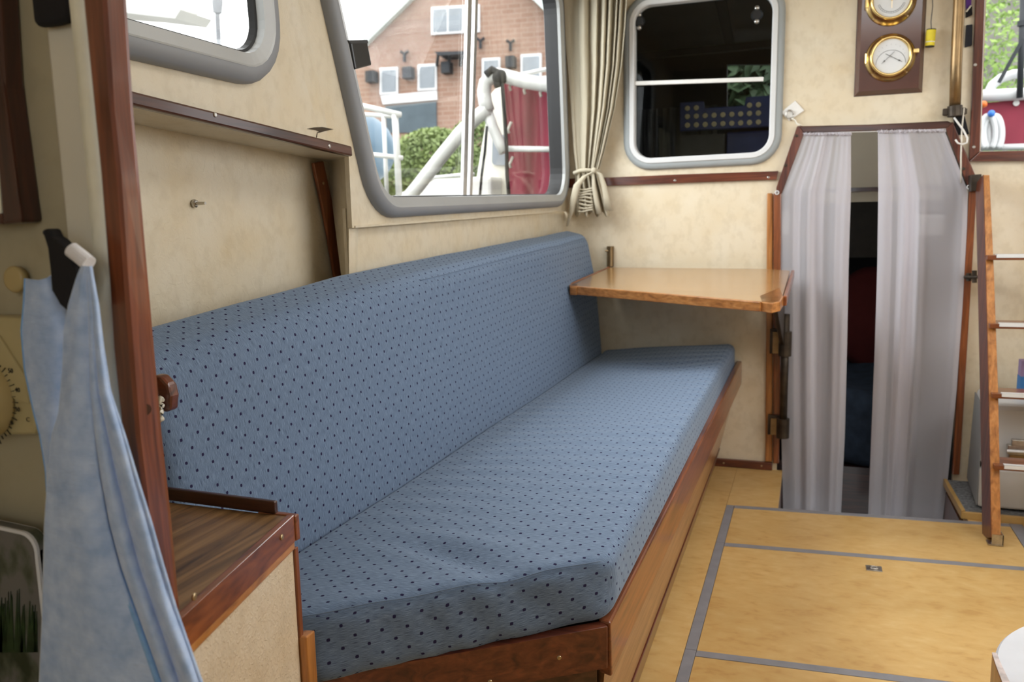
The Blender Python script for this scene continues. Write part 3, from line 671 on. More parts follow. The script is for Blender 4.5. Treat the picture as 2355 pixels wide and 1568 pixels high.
obj('drawer', MB().box((PY(1672, 350, 4.4).x, 4.36, 1.18), (PY(1790, 350, 4.4).x, 4.6, PY(1700, 305, 4.4).z)), 'navy_plastic', gb, bevel=0.006)
cab = thing('worktop', 'dark forecabin counter carrying the grey and navy box', 'counter', (-0.6, 4.5, -0.76))
obj('top', MB().box((-1.12, 4.1, 1.14), (0.0, 4.9, 1.179)), 'fore_dark', cab); obj('front_board', MB().box((-1.12, 4.86, -0.76), (-0.16, 4.9, 1.14)), 'fore_dark', cab)
vase = obj('glass_vase', MB().lathe(PY(1500, 366, 4.25) , (0, 0, 1), [(0.03, 0), (0.035, 0.03), (0.030, 0.09), (0.016, 0.12)], 20), 'steel', smooth=True)
vase.location.z = 1.18; tag(vase, 'shiny steel beaker at the corner behind the bulkhead window', 'beaker')
rnd = random.Random(4)
def drape(x0, x1, y, z0, z1, folds, amp, n=60):
    return MB().grid(lambda u, v: (x0 + (x1 - x0) * u, y + amp * math.sin(2 * math.pi * folds * u + 0.4 * math.sin(5 * v)), z1 + (z0 - z1) * v), n, 12)
for (x0, x1, lab) in ((PY(1470, 200, 5.2).x, PY(1512, 200, 5.2).x, 'grey curtain hanging in the dark behind the window hinge by the corner'), (PY(1525, 200, 5.2).x, PY(1650, 200, 5.2).x, 'grey curtain hanging in the dark above the blue disc board')):
    tag(obj('curtain', drape(x0, x1, 5.2, 1.2, 1.75, 5, 0.02), 'fore_grey', smooth=True, solid=0.002), lab, 'curtain')

# ================================================================== SETTEE
def seat_top(x): return 0.511 + (x + 0.85) * 0.08
X0, X1 = -0.868, -0.288; YA, YB = 0.845, 1.262; YF = 3.62; TH = 0.116
def ynear(s): return YA + (YB - YA) * s
def seat_warp(p, t):
    s = (p.x - X0) / (X1 - X0); ln = (p.y) / 1.0            # p.y in 0..1 metres -> length
    yn = ynear(s); y = yn + (YF - yn) * p.y / 2.7
    top = seat_top(p.x); z = top - TH + p.z / TH * TH
    k = max(0.0, min(1.0, (p.z - 0.6 * TH) / (0.4 * TH)))
    w_ = 0
    # pucker folds across the seat and one deep dent near the chamfered corner
    w_ += 0.0028 * math.sin(y * 74 + 3.0 * noise.noise(Vector((p.x * 3, y * 2, 0)))) * max(0, noise.noise(Vector((p.x * 4, y * 1.6, 3.3))) + 0.25)
    ddx, ddy = (p.x + 0.54), (y - 1.215)
    a = ddx * 0.926 - ddy * 0.377; b_ = ddx * 0.377 + ddy * 0.926
    w_ -= 0.013 * math.exp(-(a / 0.12) ** 2 - (b_ / 0.028) ** 2)
    w_ += 0.006 * math.exp(-(a / 0.14) ** 2 - ((b_ - 0.060) / 0.035) ** 2) + 0.004 * math.exp(-(a / 0.10) ** 2 - ((b_ + 0.050) / 0.025) ** 2)
    w_ += 0.010 * noise.noise(Vector((p.x * 2.2, y * 1.3, 7)))
    # dip at the forward end under the table
    a2, b2 = (p.x + 0.50) / 0.16, (y - 3.12) / 0.16
    w_ -= 0.014 * math.exp(-a2 * a2 - b2 * b2)
    z += w_ * k
    # skirt puckers of the near face
    if t[1] < 0.08 and p.z < TH * 0.9:
        y += 0.0035 * math.sin(s * 52 + p.z * 45 + 2 * math.sin(s * 11)) * (0.4 + 0.6 * abs(math.sin(s * 5 + 1)))
    return (p.x, y, z)
mb, raw, kinds = soft((X0, 0, 0), (X1, 2.7, TH), 0.030, (34, 210, 6), seat_warp)
def seat_uv(p, vi):
    r = raw[vi]; ax, hi = kinds[p.index]
    s = (r.x - X0) / (X1 - X0); y = ynear(s) + (YF - ynear(s)) * r.y / 2.7
    if ax == 2: return (y, r.x + 2)
    if ax == 0: return (y, r.z + 2.3 + X1)
    return (r.z * 1.0 + 0.013, r.x * 1.2 + 0.2)
seat = thing('settee', 'long built-in settee with dark blue dotted cushions along the windowed cabin side', 'settee', (-0.6, 2.3, 0))
obj('seat_cushion', mb, 'dotted_blue_fabric', seat, smooth=True, uvs=seat_uv)
# piping seam along the near chamfer
def seat_pt(s, yy, zz): 
    x = X0 + (X1 - X0) * s; return Vector(seat_warp(Vector((x, yy, zz)), (s, 0, 1)))
obj('seam', MB().tube([seat_pt(s / 30, 0.0075, TH - 0.0045) for s in range(1, 30)], 0.0012, 6), 'dotted_blue_fabric', seat, smooth=True)
# backrest
HB = 0.50
def top_front(y): return 0.895 + 0.055 * min(1, max(0, (y - 0.9) / 0.75)) + 0.075 * max(0, (y - 1.65) / 1.95)
def back_warp(p, t):
    y = p.y; h = p.z / HB
    zt_f = top_front(y); zt_b = zt_f + 0.040 - 0.012 * max(0, (y - 2) / 1.6)
    d = (p.x + 0.15) / 0.15   # 0 back .. 1 front
    zt = zt_f * d + zt_b * (1 - d)
    z = 0.445 + (zt - 0.445) * h
    xf = -0.858 - 0.066 * h + 0.014 * math.sin(math.pi * h) + 0.006 * noise.noise(Vector((y * 2.1, h * 3, 0)))
    xb = -1.010 - 0.024 * h
    x = xb + (xf - xb) * d
    if y > 3.0: x -= 0.012 * ((y - 3.0) / 0.6) ** 2 * 0
    z += 0.004 * noise.noise(Vector((y * 3, 1, 0))) * (1 if h > 0.9 else 0)
    return (x, y, z)
YB0, YB1 = 0.945, 3.585
mb, rawb, kindsb = soft((-0.15, YB0, 0), (0, YB1, HB), 0.040, (10, 130, 26), back_warp)
def back_uv(p, vi):
    r = rawb[vi]; ax, hi = kindsb[p.index]
    if ax == 0: return (r.y, r.z)
    if ax == 2: return (r.y, HB - r.x)
    return (YB1 - r.x if hi else r.x, r.z)
obj('backrest', mb, 'dotted_blue_fabric', seat, smooth=True, uvs=back_uv)
def bpt(y): return Vector(back_warp(Vector((-0.0105, y, HB - 0.0105)), (1, 0, 1)))
obj('seam', MB().tube([bpt(1.9 + (YB1 - 1.96) * k / 60) for k in range(61)], 0.0012, 6), 'dotted_blue_fabric', seat, smooth=True)
# timber rails and front
zr = 0.452
cN = PZ(1400, 1441, 0.437); cL = PZ(700, 1557, 0.42)
dirc = (Vector((cL.x, cL.y, 0)) - Vector((cN.x, cN.y, 0))).normalized()
far = Vector((-0.262, BY - 0.002, 0.47))
A = Vector((cN.x, cN.y, 0)); nrm = Vector((dirc.y, -dirc.x, 0)); nrm = nrm if nrm.y < 0 else -nrm
end = A + dirc * 0.56
obj('end_rail', MB().prism([A + Vector((0, 0, 0.438)), end + Vector((0, 0, 0.412)), end + Vector((0, 0, 0.345)), A + Vector((0, 0, 0.364))], -nrm * 0.022), 'mahogany_X', seat, bevel=0.004)
B_ = Vector((far.x, far.y, 0))
obj('front_rail', MB().hexa([A + Vector((0.004, 0.004, 0.346)), B_ + Vector((0, 0, 0.372)), B_ + Vector((-0.022, 0, 0.372)), A + Vector((-0.02, 0.012, 0.346)), A + Vector((0.002, 0.004, 0.442)), B_ + Vector((0, 0, 0.474)), B_ + Vector((-0.022, 0, 0.474)), A + Vector((-0.02, 0.012, 0.442))]), 'redwood_Y', seat, bevel=0.004)
skx, sky = -0.372, 1.58
def fpx(z, far_): return ((A.x - 0.012) + (-0.355 - (A.x - 0.012)) * (1 - z / 0.346)) if not far_ else ((B_.x - 0.012) + (-0.372 - (B_.x - 0.012)) * (1 - z / 0.372))
def fslab(name, z0, z1, t, mat):
    yn0, yn1 = A.y + 0.02 + 0.12 * (1 - z0 / 0.346), A.y + 0.02 + 0.12 * (1 - z1 / 0.346)
    obj(name, MB().hexa([(fpx(z0, 0) + t, yn0, z0), (fpx(z0, 1) + t, BY - 0.002, z0), (fpx(z0, 1) - 0.02, BY - 0.002, z0), (fpx(z0, 0) - 0.02, yn0 + 0.03, z0), (fpx(z1, 0) + t, yn1, z1), (fpx(z1, 1) + t, BY - 0.002, z1 + (0.024 if z1 > 0.3 else 0)), (fpx(z1, 1) - 0.02, BY - 0.002, z1 + (0.024 if z1 > 0.3 else 0)), (fpx(z1, 0) - 0.02, yn1 + 0.03, z1)]), mat, seat, bevel=0.002)
fslab('front_panel', 0.082, 0.344, 0, 'tan_wood_Y')
fslab('skirting', 0.0, 0.08, 0.004, 'mahogany_Y')
e2 = A + dirc * 0.5 - nrm * 0.03; a2 = A - nrm * 0.03
obj('end_panel', MB().prism([a2 + Vector((-0.01, 0.0, 0.36)), e2 + Vector((0, 0, 0.36)), e2, a2 + Vector((-0.03, 0.06, 0))], -nrm * 0.02), 'dark_mahogany_X', seat)
obj('seat_board', MB().prism([(-1.0, 1.0, 0.39), (-0.72, 1.03, 0.39), (-0.33, 1.30, 0.39), (-0.30, BY - 0.01, 0.39), (-1.05, BY - 0.01, 0.39)], (0, 0, 0.02)), 'fore_dark', seat)
for (t_, zz) in ((0.085, 0.395), (0.20, 0.370)): screw(seat, A + dirc * t_ + Vector((0, 0, zz)) + nrm * 0.0005, nrm, 0.0038)

# ================================================================== HINGED TABLE on its pivot
tp0, tn = Vector((0, 3.63, 0.882)), Vector((0, -0.09, 1)).normalized()
tpt = lambda x, y: PP(x, y, tp0, tn)
tb = thing('hinged_table', 'small varnished flap table jutting over the far end of the settee', 'table', tpt(1600, 700))
top = [tpt(1404, 614.5), tpt(1312, 655), tpt(1320, 658), tpt(1752, 694), tpt(1775, 696), tpt(1793, 692), tpt(1800, 680), tpt(1817, 622), tpt(1760, 618)]
obj('tabletop', MB().prism(top, -tn * 0.026), 'table_veneer', tb, bevel=0.002)
def trim_bar(name, pa, pb, w, h, mat, lift=0.001, inward=None):
    a, b = Vector(pa), Vector(pb); d = (b - a).normalized(); side = d.cross(tn).normalized()
    if inward is not None and side.dot(inward) < 0: side = -side
    q = [a + tn * lift, b + tn * lift, b + tn * (lift - h), a + tn * (lift - h)]
    return obj(name, MB().prism(q, side * -w if False else -side * w), mat, tb, bevel=0.003)
cen = tpt(1600, 650)
for pa, pb, mt in ((tpt(1314, 657), tpt(1752, 694), 'teak_X'), (tpt(1404, 614), tpt(1310, 654), 'redwood_Y'), (tpt(1801, 682), tpt(1820, 622), 'redwood_Y')):
    md = (pa + pb) / 2
    trim_bar('edge_trim', pa, pb, 0.012, 0.034, mt, 0.002, cen - md)
obj('corner_block', MB().prism([tpt(1750, 694), tpt(1775, 697), tpt(1795, 693), tpt(1802, 682), tpt(1795, 660), tpt(1745, 680)], -tn * 0.034), 'teak_X', tb, bevel=0.003)
obj('corner_block', MB().prism([tpt(1308, 654), tpt(1310, 659), tpt(1326, 660), tpt(1330, 652)], -tn * 0.034), 'teak_X', tb, bevel=0.003)
for x, y in ((1357, 668), (1524, 681), (1707, 695)):
    pp = PP(x, y - 6, tpt(1314, 657) , (tpt(1752, 694) - tpt(1314, 657)).cross(tn)); nn = (tpt(1752, 694) - tpt(1314, 657)).cross(tn).normalized()
    nn = nn if nn.y < 0 else -nn
    q = tpt(x, y - 11) - tn * 0.016 + nn * 0.0125
    screw(tb, q, nn, 0.004, 'steel')
rp_ = PY(1801, 760, 3.56)
obj('pivot_arm', MB().prism([(rp_.x - 0.012, 3.56, rp_.z - 0.06), (rp_.x - 0.012, 3.56, 0.838), (rp_.x - 0.035, 3.10, 0.800), (rp_.x - 0.033, 3.16, 0.785)], (0.016, 0, 0)), 'dark_bronze', tb, bevel=0.002)
pr = thing('pivot_post', 'dark bronze swivel rod bolted to the door jamb under the flap table', 'bracket', PY(1801, 1000, 3.58))
pa, pb = PY(1800, 1000, 3.58), PY(1801, 722, 3.58)
obj('rod', MB().tube([pa, (pa.x, pa.y, pb.z)], 0.016, 16), 'dark_bronze', pr, smooth=True)
for y0, y1_ in ((762, 818), (962, 1006)):
    z0, z1 = PY(1800, y1_, 3.58).z, PY(1800, y0, 3.58).z
    q = obj('bearing_collar', MB().tube([(pa.x, pa.y, z0), (pa.x, pa.y, z1)], 0.026, 18), 'dark_bronze', pr, smooth=False)
    obj('mounting_plate', MB().box((pa.x - 0.062, 3.60, z0 + 0.004), (pa.x - 0.0, 3.618, z1 + 0.006)), 'dark_bronze', q)
    obj('mounting_pad', MB().box((pa.x - 0.050, 3.585, z0 + 0.008), (pa.x - 0.026, 3.601, z1 - 0.004)), 'aged_brass', q)
ca = thing('catch', 'small aged brass bolt upright on the bulkhead behind the flap table', 'catch', PY(1404, 612, BY - 0.02))
obj('barrel', MB().tube([PY(1404, 612, BY - 0.02), PY(1404, 567, BY - 0.02)], 0.011, 12), 'aged_brass', ca)
obj('plate', MB().box((PY(1397, 612, BY).x, BY - 0.012, PY(1404, 613, BY).z), (PY(1412, 612, BY).x, BY - 0.001, PY(1404, 566, BY).z)), 'aged_brass', ca)
obj('knob', MB().tube([PY(1404, 577, BY - 0.025), PY(1392, 577, BY - 0.025)], 0.004, 8), 'aged_brass', ca)

# ================================================================== CORNER CABINET beside the settee
ZC = 0.70
cc = thing('side_cabinet', 'low cream panelled cabinet with wood veneer top beside the settee', 'cabinet', (-0.75, 0.8, 0))
fR, nR = PZ(662, 1187, ZC), PZ(425, 1401, ZC)
dd = (nR - fR).normalized(); nR2 = nR + dd * 0.03; out = Vector((-dd.y, dd.x, 0)); out = out if out.x > 0 else -out
bL = PZ(395, 1150, ZC)
obj('worktop', MB().prism([fR - Vector((0, 0, 0.018)), nR2 - Vector((0, 0, 0.018)), Vector((-0.66, 0.676, ZC - 0.018)), Vector((-1.02, 0.676, ZC - 0.018)), Vector((-1.02, fR.y, ZC - 0.018))], (0, 0, 0.018)), 'walnut_Y', cc, bevel=0.001)
# lipping of the top along the settee side
zb_n = PP(430, 1424, fR, out).z
def vface(name, z0, z1, t, mat, a=fR, b=nR2, bev=0.003):
    return obj(name, MB().prism([Vector((a.x, a.y, z0)), Vector((b.x, b.y, z0)), Vector((b.x, b.y, z1)), Vector((a.x, a.y, z1))], out * t), mat, cc, bevel=bev)
zl1 = PP(660, 1248, fR, out).z; zl2 = PP(660, 1268, fR, out).z
vface('lipping', zl1, ZC + 0.003, 0.010, 'redwood_Y'); vface('lower_lipping', zl2, zl1, 0.008, 'teak_Y', bev=0.002)
o_ = Vector((fR.x, fR.y, 0)) - dd * 0.006
vface('side_panel', 0.0, zl2 + 0.004, 0.004, 'cream_leather', bev=0.001)
obj('far_panel', MB().box((-1.02, fR.y - 0.02, 0), (fR.x - 0.004, fR.y, ZC - 0.018)), 'cream_leather', cc)
obj('corner_trim', MB().prism([Vector((fR.x, fR.y + 0.001, 0.30)), Vector((fR.x, fR.y + 0.001, zl2)), Vector((fR.x, fR.y + 0.009, zl2)), Vector((fR.x, fR.y + 0.009, 0.30))], out * 0.007), 'redwood_Z', cc, bevel=0.001)
obj('corner_trim', MB().prism([Vector((fR.x, fR.y + 0.001, 0.0)), Vector((fR.x, fR.y + 0.001, PY(680, 1455, fR.y + 0.01).z)), Vector((fR.x, fR.y + 0.022, PY(680, 1455, fR.y + 0.01).z)), Vector((fR.x, fR.y + 0.022, 0.0))], out * 0.016), 'teak_Z', cc, bevel=0.002)
obj('end_lipping', MB().box((fR.x - 0.05, fR.y, zl1), (fR.x + 0.012, fR.y + 0.010, ZC + 0.002)), 'redwood_X', cc, bevel=0.002)
s0, s1 = PZ(395, 1150, ZC), PZ(633, 1184, ZC)
obj('fiddle_rail', MB().prism([s0 + Vector((-0.1, 0, 0)), s1, s1 + Vector((0, 0, 0.019)), s0 + Vector((-0.1, 0, 0.019))], (0, 0.008, 0)), 'dark_mahogany_X', cc, bevel=0.002)
for x, y in ((648, 1235), (447, 1372)): screw(cc, PP(x, y, fR + out * 0.0105, out), out, 0.0042)
# cleat and its lashing behind the post
cl = thing('cleat', 'small varnished wooden cleat wound with cord behind the mahogany post', 'cleat', PY(375, 970, 0.86))
p = [PY(x, y, 0.86) for x, y in ((350, 862), (368, 866), (386, 886), (392, 912), (390, 945), (374, 950), (366, 915), (350, 905))]
obj('body', MB().prism(p, (0, 0.018, 0)), 'mahogany_X', cl, bevel=0.004)
obj('cord', MB().tube([PY(368 + 5 * math.sin(k * 1.9), 915 + k * 4.4, 0.852 + 0.006 * math.cos(k * 1.9)) for k in range(13)], 0.0035, 8), 'white_cord', cl, smooth=True)
obj('base', MB().box((PY(350, 900, 0.88).x - 0.10, 0.70, PY(350, 905, 0.86).z), (PY(366, 900, 0.88).x, 0.88, PY(350, 870, 0.86).z)), 'redwood_Y', cl, bevel=0.003)

# ================================================================== GALLEY PARTITION, POST
YP = 0.62
po = thing('end_post', 'glossy mahogany post capping the galley partition beside the blue towel', 'post', PY(300, 1400, YP))
lp = [(170, -200), (193, 0), (218, 250), (233, 400), (252, 640), (262, 800), (283, 1000), (305, 1180), (345, 1400), (385, 1640), (420, 1800)]
mp_ = [(212, -200), (235, 0), (252, 250), (268, 400), (284, 640), (296, 800), (312, 1000), (334, 1180), (372, 1400), (412, 1640), (446, 1800)]
rpx = [(264, -200), (290, 0), (306, 250), (319, 400), (340, 640), (354, 800), (372, 1000), (392, 1180), (412, 1400), (437, 1640), (470, 1800)]
mb = MB()
rings = []
for a, b, c in zip(lp, mp_, rpx):
    A_, B2, C_ = PY(*a, YP), PY(*b, YP - 0.004), PY(*c, YP + 0.035)
    rings.append([A_, A_ + Vector((0.004, -0.003, 0)), B2, B2 + Vector((0.003, 0.003, 0)), C_ + Vector((0.0005, -0.004, 0)), C_, Vector((A_.x, C_.y, C_.z))])
mb.loft(rings); n = 7; mb.f.append(tuple(reversed(range(n)))); mb.f.append(tuple(range(len(mb.v) - n, len(mb.v))))
obj('timber', mb, 'post_mahogany', po, smooth=False)
obj('plug', MB().lathe(PP(334, 942, PY(334, 942, YP + 0.012), (1, -0.4, 0)), (1, -0.5, 0), [(0.006, -0.002), (0.006, 0.0005)], 14), 'dark_mahogany_X', po)
ga = struct_root('wall_galley', (-0.9, 0.65, 0))
def gx(px, py, y=0.64): return PY(px, py, y).x
xe = PY(206, 300, 0.64).x
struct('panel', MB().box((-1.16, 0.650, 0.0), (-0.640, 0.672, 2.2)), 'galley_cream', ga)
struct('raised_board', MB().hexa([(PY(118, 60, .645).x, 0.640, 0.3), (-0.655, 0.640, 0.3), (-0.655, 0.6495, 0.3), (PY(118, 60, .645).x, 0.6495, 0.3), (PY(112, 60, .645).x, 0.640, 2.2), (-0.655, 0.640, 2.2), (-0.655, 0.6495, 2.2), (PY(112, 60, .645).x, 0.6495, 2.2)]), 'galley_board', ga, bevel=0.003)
bl, br = lp, lp
mb = MB(); rings = []
for a in lp:
    A_ = PY(a[0] - 30, a[1] , YP + 0.010); B2 = PY(a[0] + 2, a[1], YP + 0.004)
    rings.append([A_ + Vector((0, 0.028, 0)), A_, A_ + Vector((0.004, -0.006, 0)), B2, B2 + Vector((0, 0.034, 0))])
mb.loft(rings); struct('edge_bead', mb, 'beadwood_cream', ga, smooth=True)
# dark wooden picture frame corner
pf = thing('wall_frame', 'dark mahogany frame with a pale mount hung on the galley wall', 'picture frame', PY(20, 515, 0.63))
obj('stile', MB().prism([PY(x, y, 0.625) for x, y in ((-25, -120), (-12, -120), (8, 200), (50, 512), (5, 517), (-12, 300), (-60, -120))], (0, 0.024, 0)), 'dark_mahogany_Z', pf, bevel=0.003)
obj('rail', MB().prism([PY(x, y, 0.626) for x, y in ((-300, 490), (4, 490), (8, 516), (-300, 520))], (0, 0.022, 0)), 'dark_mahogany_X', pf, bevel=0.003)
obj('mount', MB().prism([PY(x, y, 0.632) for x, y in ((-300, 0), (-40, 0), (-10, 300), (5, 500), (-300, 500))], (0, 0.016, 0)), 'beadwood_cream', pf)
bk = obj('black_pouch', softmesh(tuple(PY(74, 52, 0.625)), tuple(PY(150, -60, 0.625) + Vector((0, 0.013, 0))), 0.005, (8, 4, 6), lambda p, t: (p.x, p.y, p.z - 0.006 * math.sin(t[0] * 3.0) + 0.004 * t[0])), 'black_fabric', smooth=True)
tag(bk, 'black cloth pouch hanging high on the galley wall above the picture frame', 'pouch')
# round cream knob
pk = PY(36, 642, 0.64); struct('knob', MB().lathe(pk, (0, -1, 0), [(0.0135, -0.004), (0.0140, 0.0), (0.0140, 0.002), (0.0125, 0.004), (0.010, 0.0045)], 32), 'cream_knob', ga, smooth=True)
# timer / thermostat with printed dial
YD = 0.628
th_ = thing('wall_thermostat', 'cream plastic rotary thermostat with numbered dial behind the towel', 'thermostat', PY(30, 1000, YD))
obj('housing', MB().prism([PY(x, y, YD) for x, y in ((-220, 724), (46, 729), (56, 745), (60, 800), (84, 985), (80, 1000), (-220, 1004))], (0, 0.024, 0)), 'cream_plastic', th_, bevel=0.004)
obj('face_ridge', MB().prism([PY(x, y, YD - 0.003) for x, y in ((-5, 770), (58, 868), (66, 930), (30, 918), (-5, 850))], (0, 0.004, 0)), 'cream_plastic', th_, bevel=0.0015)
ck_ = PY(-42, 915, YD - 0.003); pe = PY(26, 915, YD - 0.003); rk = (pe - ck_).length
obj('dial_knob', MB().lathe(ck_, (0, -1, 0), [(rk * 1.04, -0.002), (rk * 1.04, 0.001), (rk, 0.003), (rk * 0.97, 0.013), (rk * 0.85, 0.015)], 48), 'cream_knob', th_, smooth=True)
def text(body, p, size, mat, parent, right, up, name='lettering', ext=0.0003):
    cu = bpy.data.curves.new(name, 'FONT'); cu.body = body; cu.size = size; cu.extrude = ext; cu.align_x = 'CENTER'; cu.align_y = 'CENTER'; cu.resolution_u = 2
    t = bpy.data.objects.new(name, cu); sc.collection.objects.link(t)
    R, U = Vector(right).normalized(), Vector(up).normalized(); N_ = R.cross(U)
    mw = Matrix((R, U, N_)).transposed().to_4x4()
    dg = bpy.context.evaluated_depsgraph_get(); me = bpy.data.meshes.new_from_object(t.evaluated_get(dg)); me.name = name
    bpy.data.objects.remove(t); me.transform(mw); me.materials.clear(); me.materials.append(MATS[mat])
    o = bpy.data.objects.new(name, me); sc.collection.objects.link(o)
    off = Vector((0, 0, 0)); q = parent
    while q is not None: off += q.location; q = q.parent
    o.parent = parent; o.location = Vector(p) - off; return o
for k in range(-9, 10):
    a = math.radians(k * 7 - 2); d_ = Vector((math.cos(a), 0, math.sin(a)))
    obj('tick', MB().bar(ck_ + Vector((0, -0.0015, 0)) + d_ * rk * 1.08, ck_ + Vector((0, -0.0015, 0)) + d_ * rk * (1.17 if k % 3 else 1.24), 0.0012, 0.0006, d_.cross(Vector((0, 1, 0)))), 'print_black', th_)
for s_, (x, y) in (('50', (24, 853)), ('40', (40, 897)), ('30', (40, 942)), ('20', (24, 972)), ('10', (0, 985)), ('C', (64, 965))):
    text(s_, PY(x, y, YD - 0.0035), 0.0072, 'print_black', th_, (1, 0, 0.0), (0, 0, 1))

# ---- hook, strap and towel
hk = thing('towel_hook', 'black cloth hook strap with a rolled white tag holding up the towel', 'hook', PY(150, 700, 0.585))
ys = 0.585
obj('strap', MB().prism([PY(x, y, ys) for x, y in ((97, 535), (103, 525), (112, 527), (121, 545), (133, 553), (155, 572), (166, 600), (182, 640), (172, 690), (155, 716), (136, 700), (118, 668), (114, 620), (108, 570))], (0, 0.014, 0)), 'black_fabric', hk, bevel=0.004)
a, b = PY(165, 574, ys - 0.004), PY(205, 606, ys - 0.004)
obj('rolled_tag', MB().tube([a, (a + b) / 2, b], 0.0072, 18), 'label_white', hk, smooth=False)
obj('peg', MB().tube([PY(190, 600, ys), PY(190, 600, 0.66)], 0.004, 10), 'steel', hk)
obj('strap_peg', MB().tube([PY(106, 535, ys + 0.003), PY(106, 535, 0.655)], 0.003, 10), 'black_plastic', hk)
tw = thing('hand_towel', 'pale blue terry towel draped from the hook across the galley partition', 'towel', PY(250, 1640, 0.55))
def interp(tab, y):
    for (y0, x0), (y1_, x1) in zip(tab, tab[1:]):
        if y <= y1_: t = (y - y0) / (y1_ - y0); return x0 + (x1 - x0) * max(0, t)
    return tab[-1][1]
LF = [(612, 190), (640, 178), (700, 160), (760, 150), (850, 147), (950, 138), (1000, 122), (1100, 112), (1200, 105), (1400, 100), (1700, 86)]
RF = [(612, 208), (700, 224), (800, 236), (900, 252), (1000, 285), (1100, 315), (1200, 346), (1300, 374), (1400, 404), (1568, 463), (1700, 505)]
HM = [(612, 200), (700, 204), (900, 208), (1000, 218), (1100, 232), (1200, 250), (1300, 276), (1400, 312), (1500, 348), (1568, 372), (1700, 430)]
def front(u, v):
    y = 612 + 1088 * v; L_, R_, H_ = interp(LF, y), interp(RF, y), interp(HM, y)
    t0 = 0.62
    x = L_ + (H_ - L_) * (u / t0) if u < t0 else H_ + (R_ - H_) * ((u - t0) / (1 - t0))
    g = min(1, 0.15 + v * 1.4)
    dep = 0.568 - 0.010 * math.sin(math.pi * min(1, u / t0)) * g
    if u > t0:
        q = (u - t0) / (1 - t0); dep -= (0.010 * abs(math.sin(q * math.pi * 2.0 + 0.25)) - 0.006) * g
    dep += 0.004 * noise.noise(Vector((u * 4, v * 6, 0))) * g
    dep += 0.012 * (u > t0 - 0.02) * (u < t0 + 0.02) * 0.3
    return PY(x, y, dep)
obj('front_fold', MB().grid(front, 110, 130), 'blue_towelling', tw, smooth=True, solid=0.003)
obj('hem', MB().tube([front(0.62, v / 80) + Vector((0.0, -0.0035, 0)) for v in range(81)], [0.0022 + 0.0014 * v / 80 for v in range(81)], 8), 'towel_hem', tw, smooth=True)
LB = [(624, 60), (700, 56), (760, 50), (850, 58), (950, 80), (1000, 94), (1080, 108), (1150, 112)]
RB = [(624, 128), (700, 150), (760, 165), (850, 165), (950, 158), (1000, 146), (1080, 128), (1150, 114)]
def backf(u, v):
    y = 640 - 16 * u + (1150 - 640) * v + 10 * math.sin(u * 3) * (1 - v); x = interp(LB, y) + (interp(RB, y) - interp(LB, y)) * u
    return PY(x, y, 0.592 - 0.012 * math.sin(math.pi * (1 - u) ** 0.8) + 0.012 * u)
obj('back_fold', MB().grid(backf, 40, 60), 'blue_towelling', tw, smooth=True, solid=0.003)
obj('hem', MB().tube([backf(0.02, v / 40) + Vector((0, -0.001, 0)) for v in range(41)], 0.0014, 8), 'towel_hem', tw, smooth=True)

# ---- printed tin on the galley counter
YT = 0.612
def tin_pt(x, y): return PY(x, y, YT)
tn_ = thing('serving_tray', 'upright rounded tray printed with dark green potted herbs beside the towel', 'tray', tin_pt(40, 1650))
p = tin_pt(104, 1212); q = tin_pt(-230, 1650); zt = tin_pt(0, 1212).z
cor = [(q.x, tin_pt(40, 1660).z), (tin_pt(102, 1400).x, tin_pt(40, 1660).z), (tin_pt(102, 1400).x, zt - 0.002), (q.x, zt + 0.012)]
body = rounded(cor, [0.01, 0.01, 0.018, 0.018])
obj('body', MB().prism([(a, YT + 0.002, b) for a, b in body], (0, 0.010, 0)), 'printed_herb_tin', tn_)
ringo = rounded(cor, [0.01, 0.01, 0.020, 0.02]); ringi = rounded(shrink(cor, 0.003), [0.01, 0.01, 0.018, 0.018])
obj('rim', MB().loft([[(a, YT + 0.013, b) for a, b in ringo], [(a, YT - 0.001, b) for a, b in ringo], [(a, YT - 0.002, b) for a, b in ringi], [(a, YT + 0.003, b) for a, b in ringi]]), 'pale_frame', tn_)
rr = random.Random(2); mb = MB()
for k in range(60):       # printed rosemary stalks
    x = rr.uniform(-60, 82); y0 = 1500; y1_ = 1340 + abs(x - 30) * 1.1 + rr.uniform(0, 40)
    mb.prism([PY(x - 4, y0, YT + 0.001), PY(x + 4, y0, YT + 0.001), PY(x + 3 + rr.uniform(-4, 4), y1_, YT + 0.001)], (0, 0.0009, 0))
o = obj('printed_plant', mb, 'print_green', tn_); o['kind'] = 'stuff'
ct = thing('galley_counter', 'cream galley counter under the printed tin', 'counter', (-0.9, 0.4, 0))
zc = tin_pt(40, 1662).z
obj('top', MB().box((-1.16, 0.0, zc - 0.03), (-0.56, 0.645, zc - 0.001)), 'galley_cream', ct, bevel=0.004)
obj('body', MB().box((-1.16, 0.03, 0), (-0.60, 0.645, zc - 0.03)), 'galley_cream', ct)

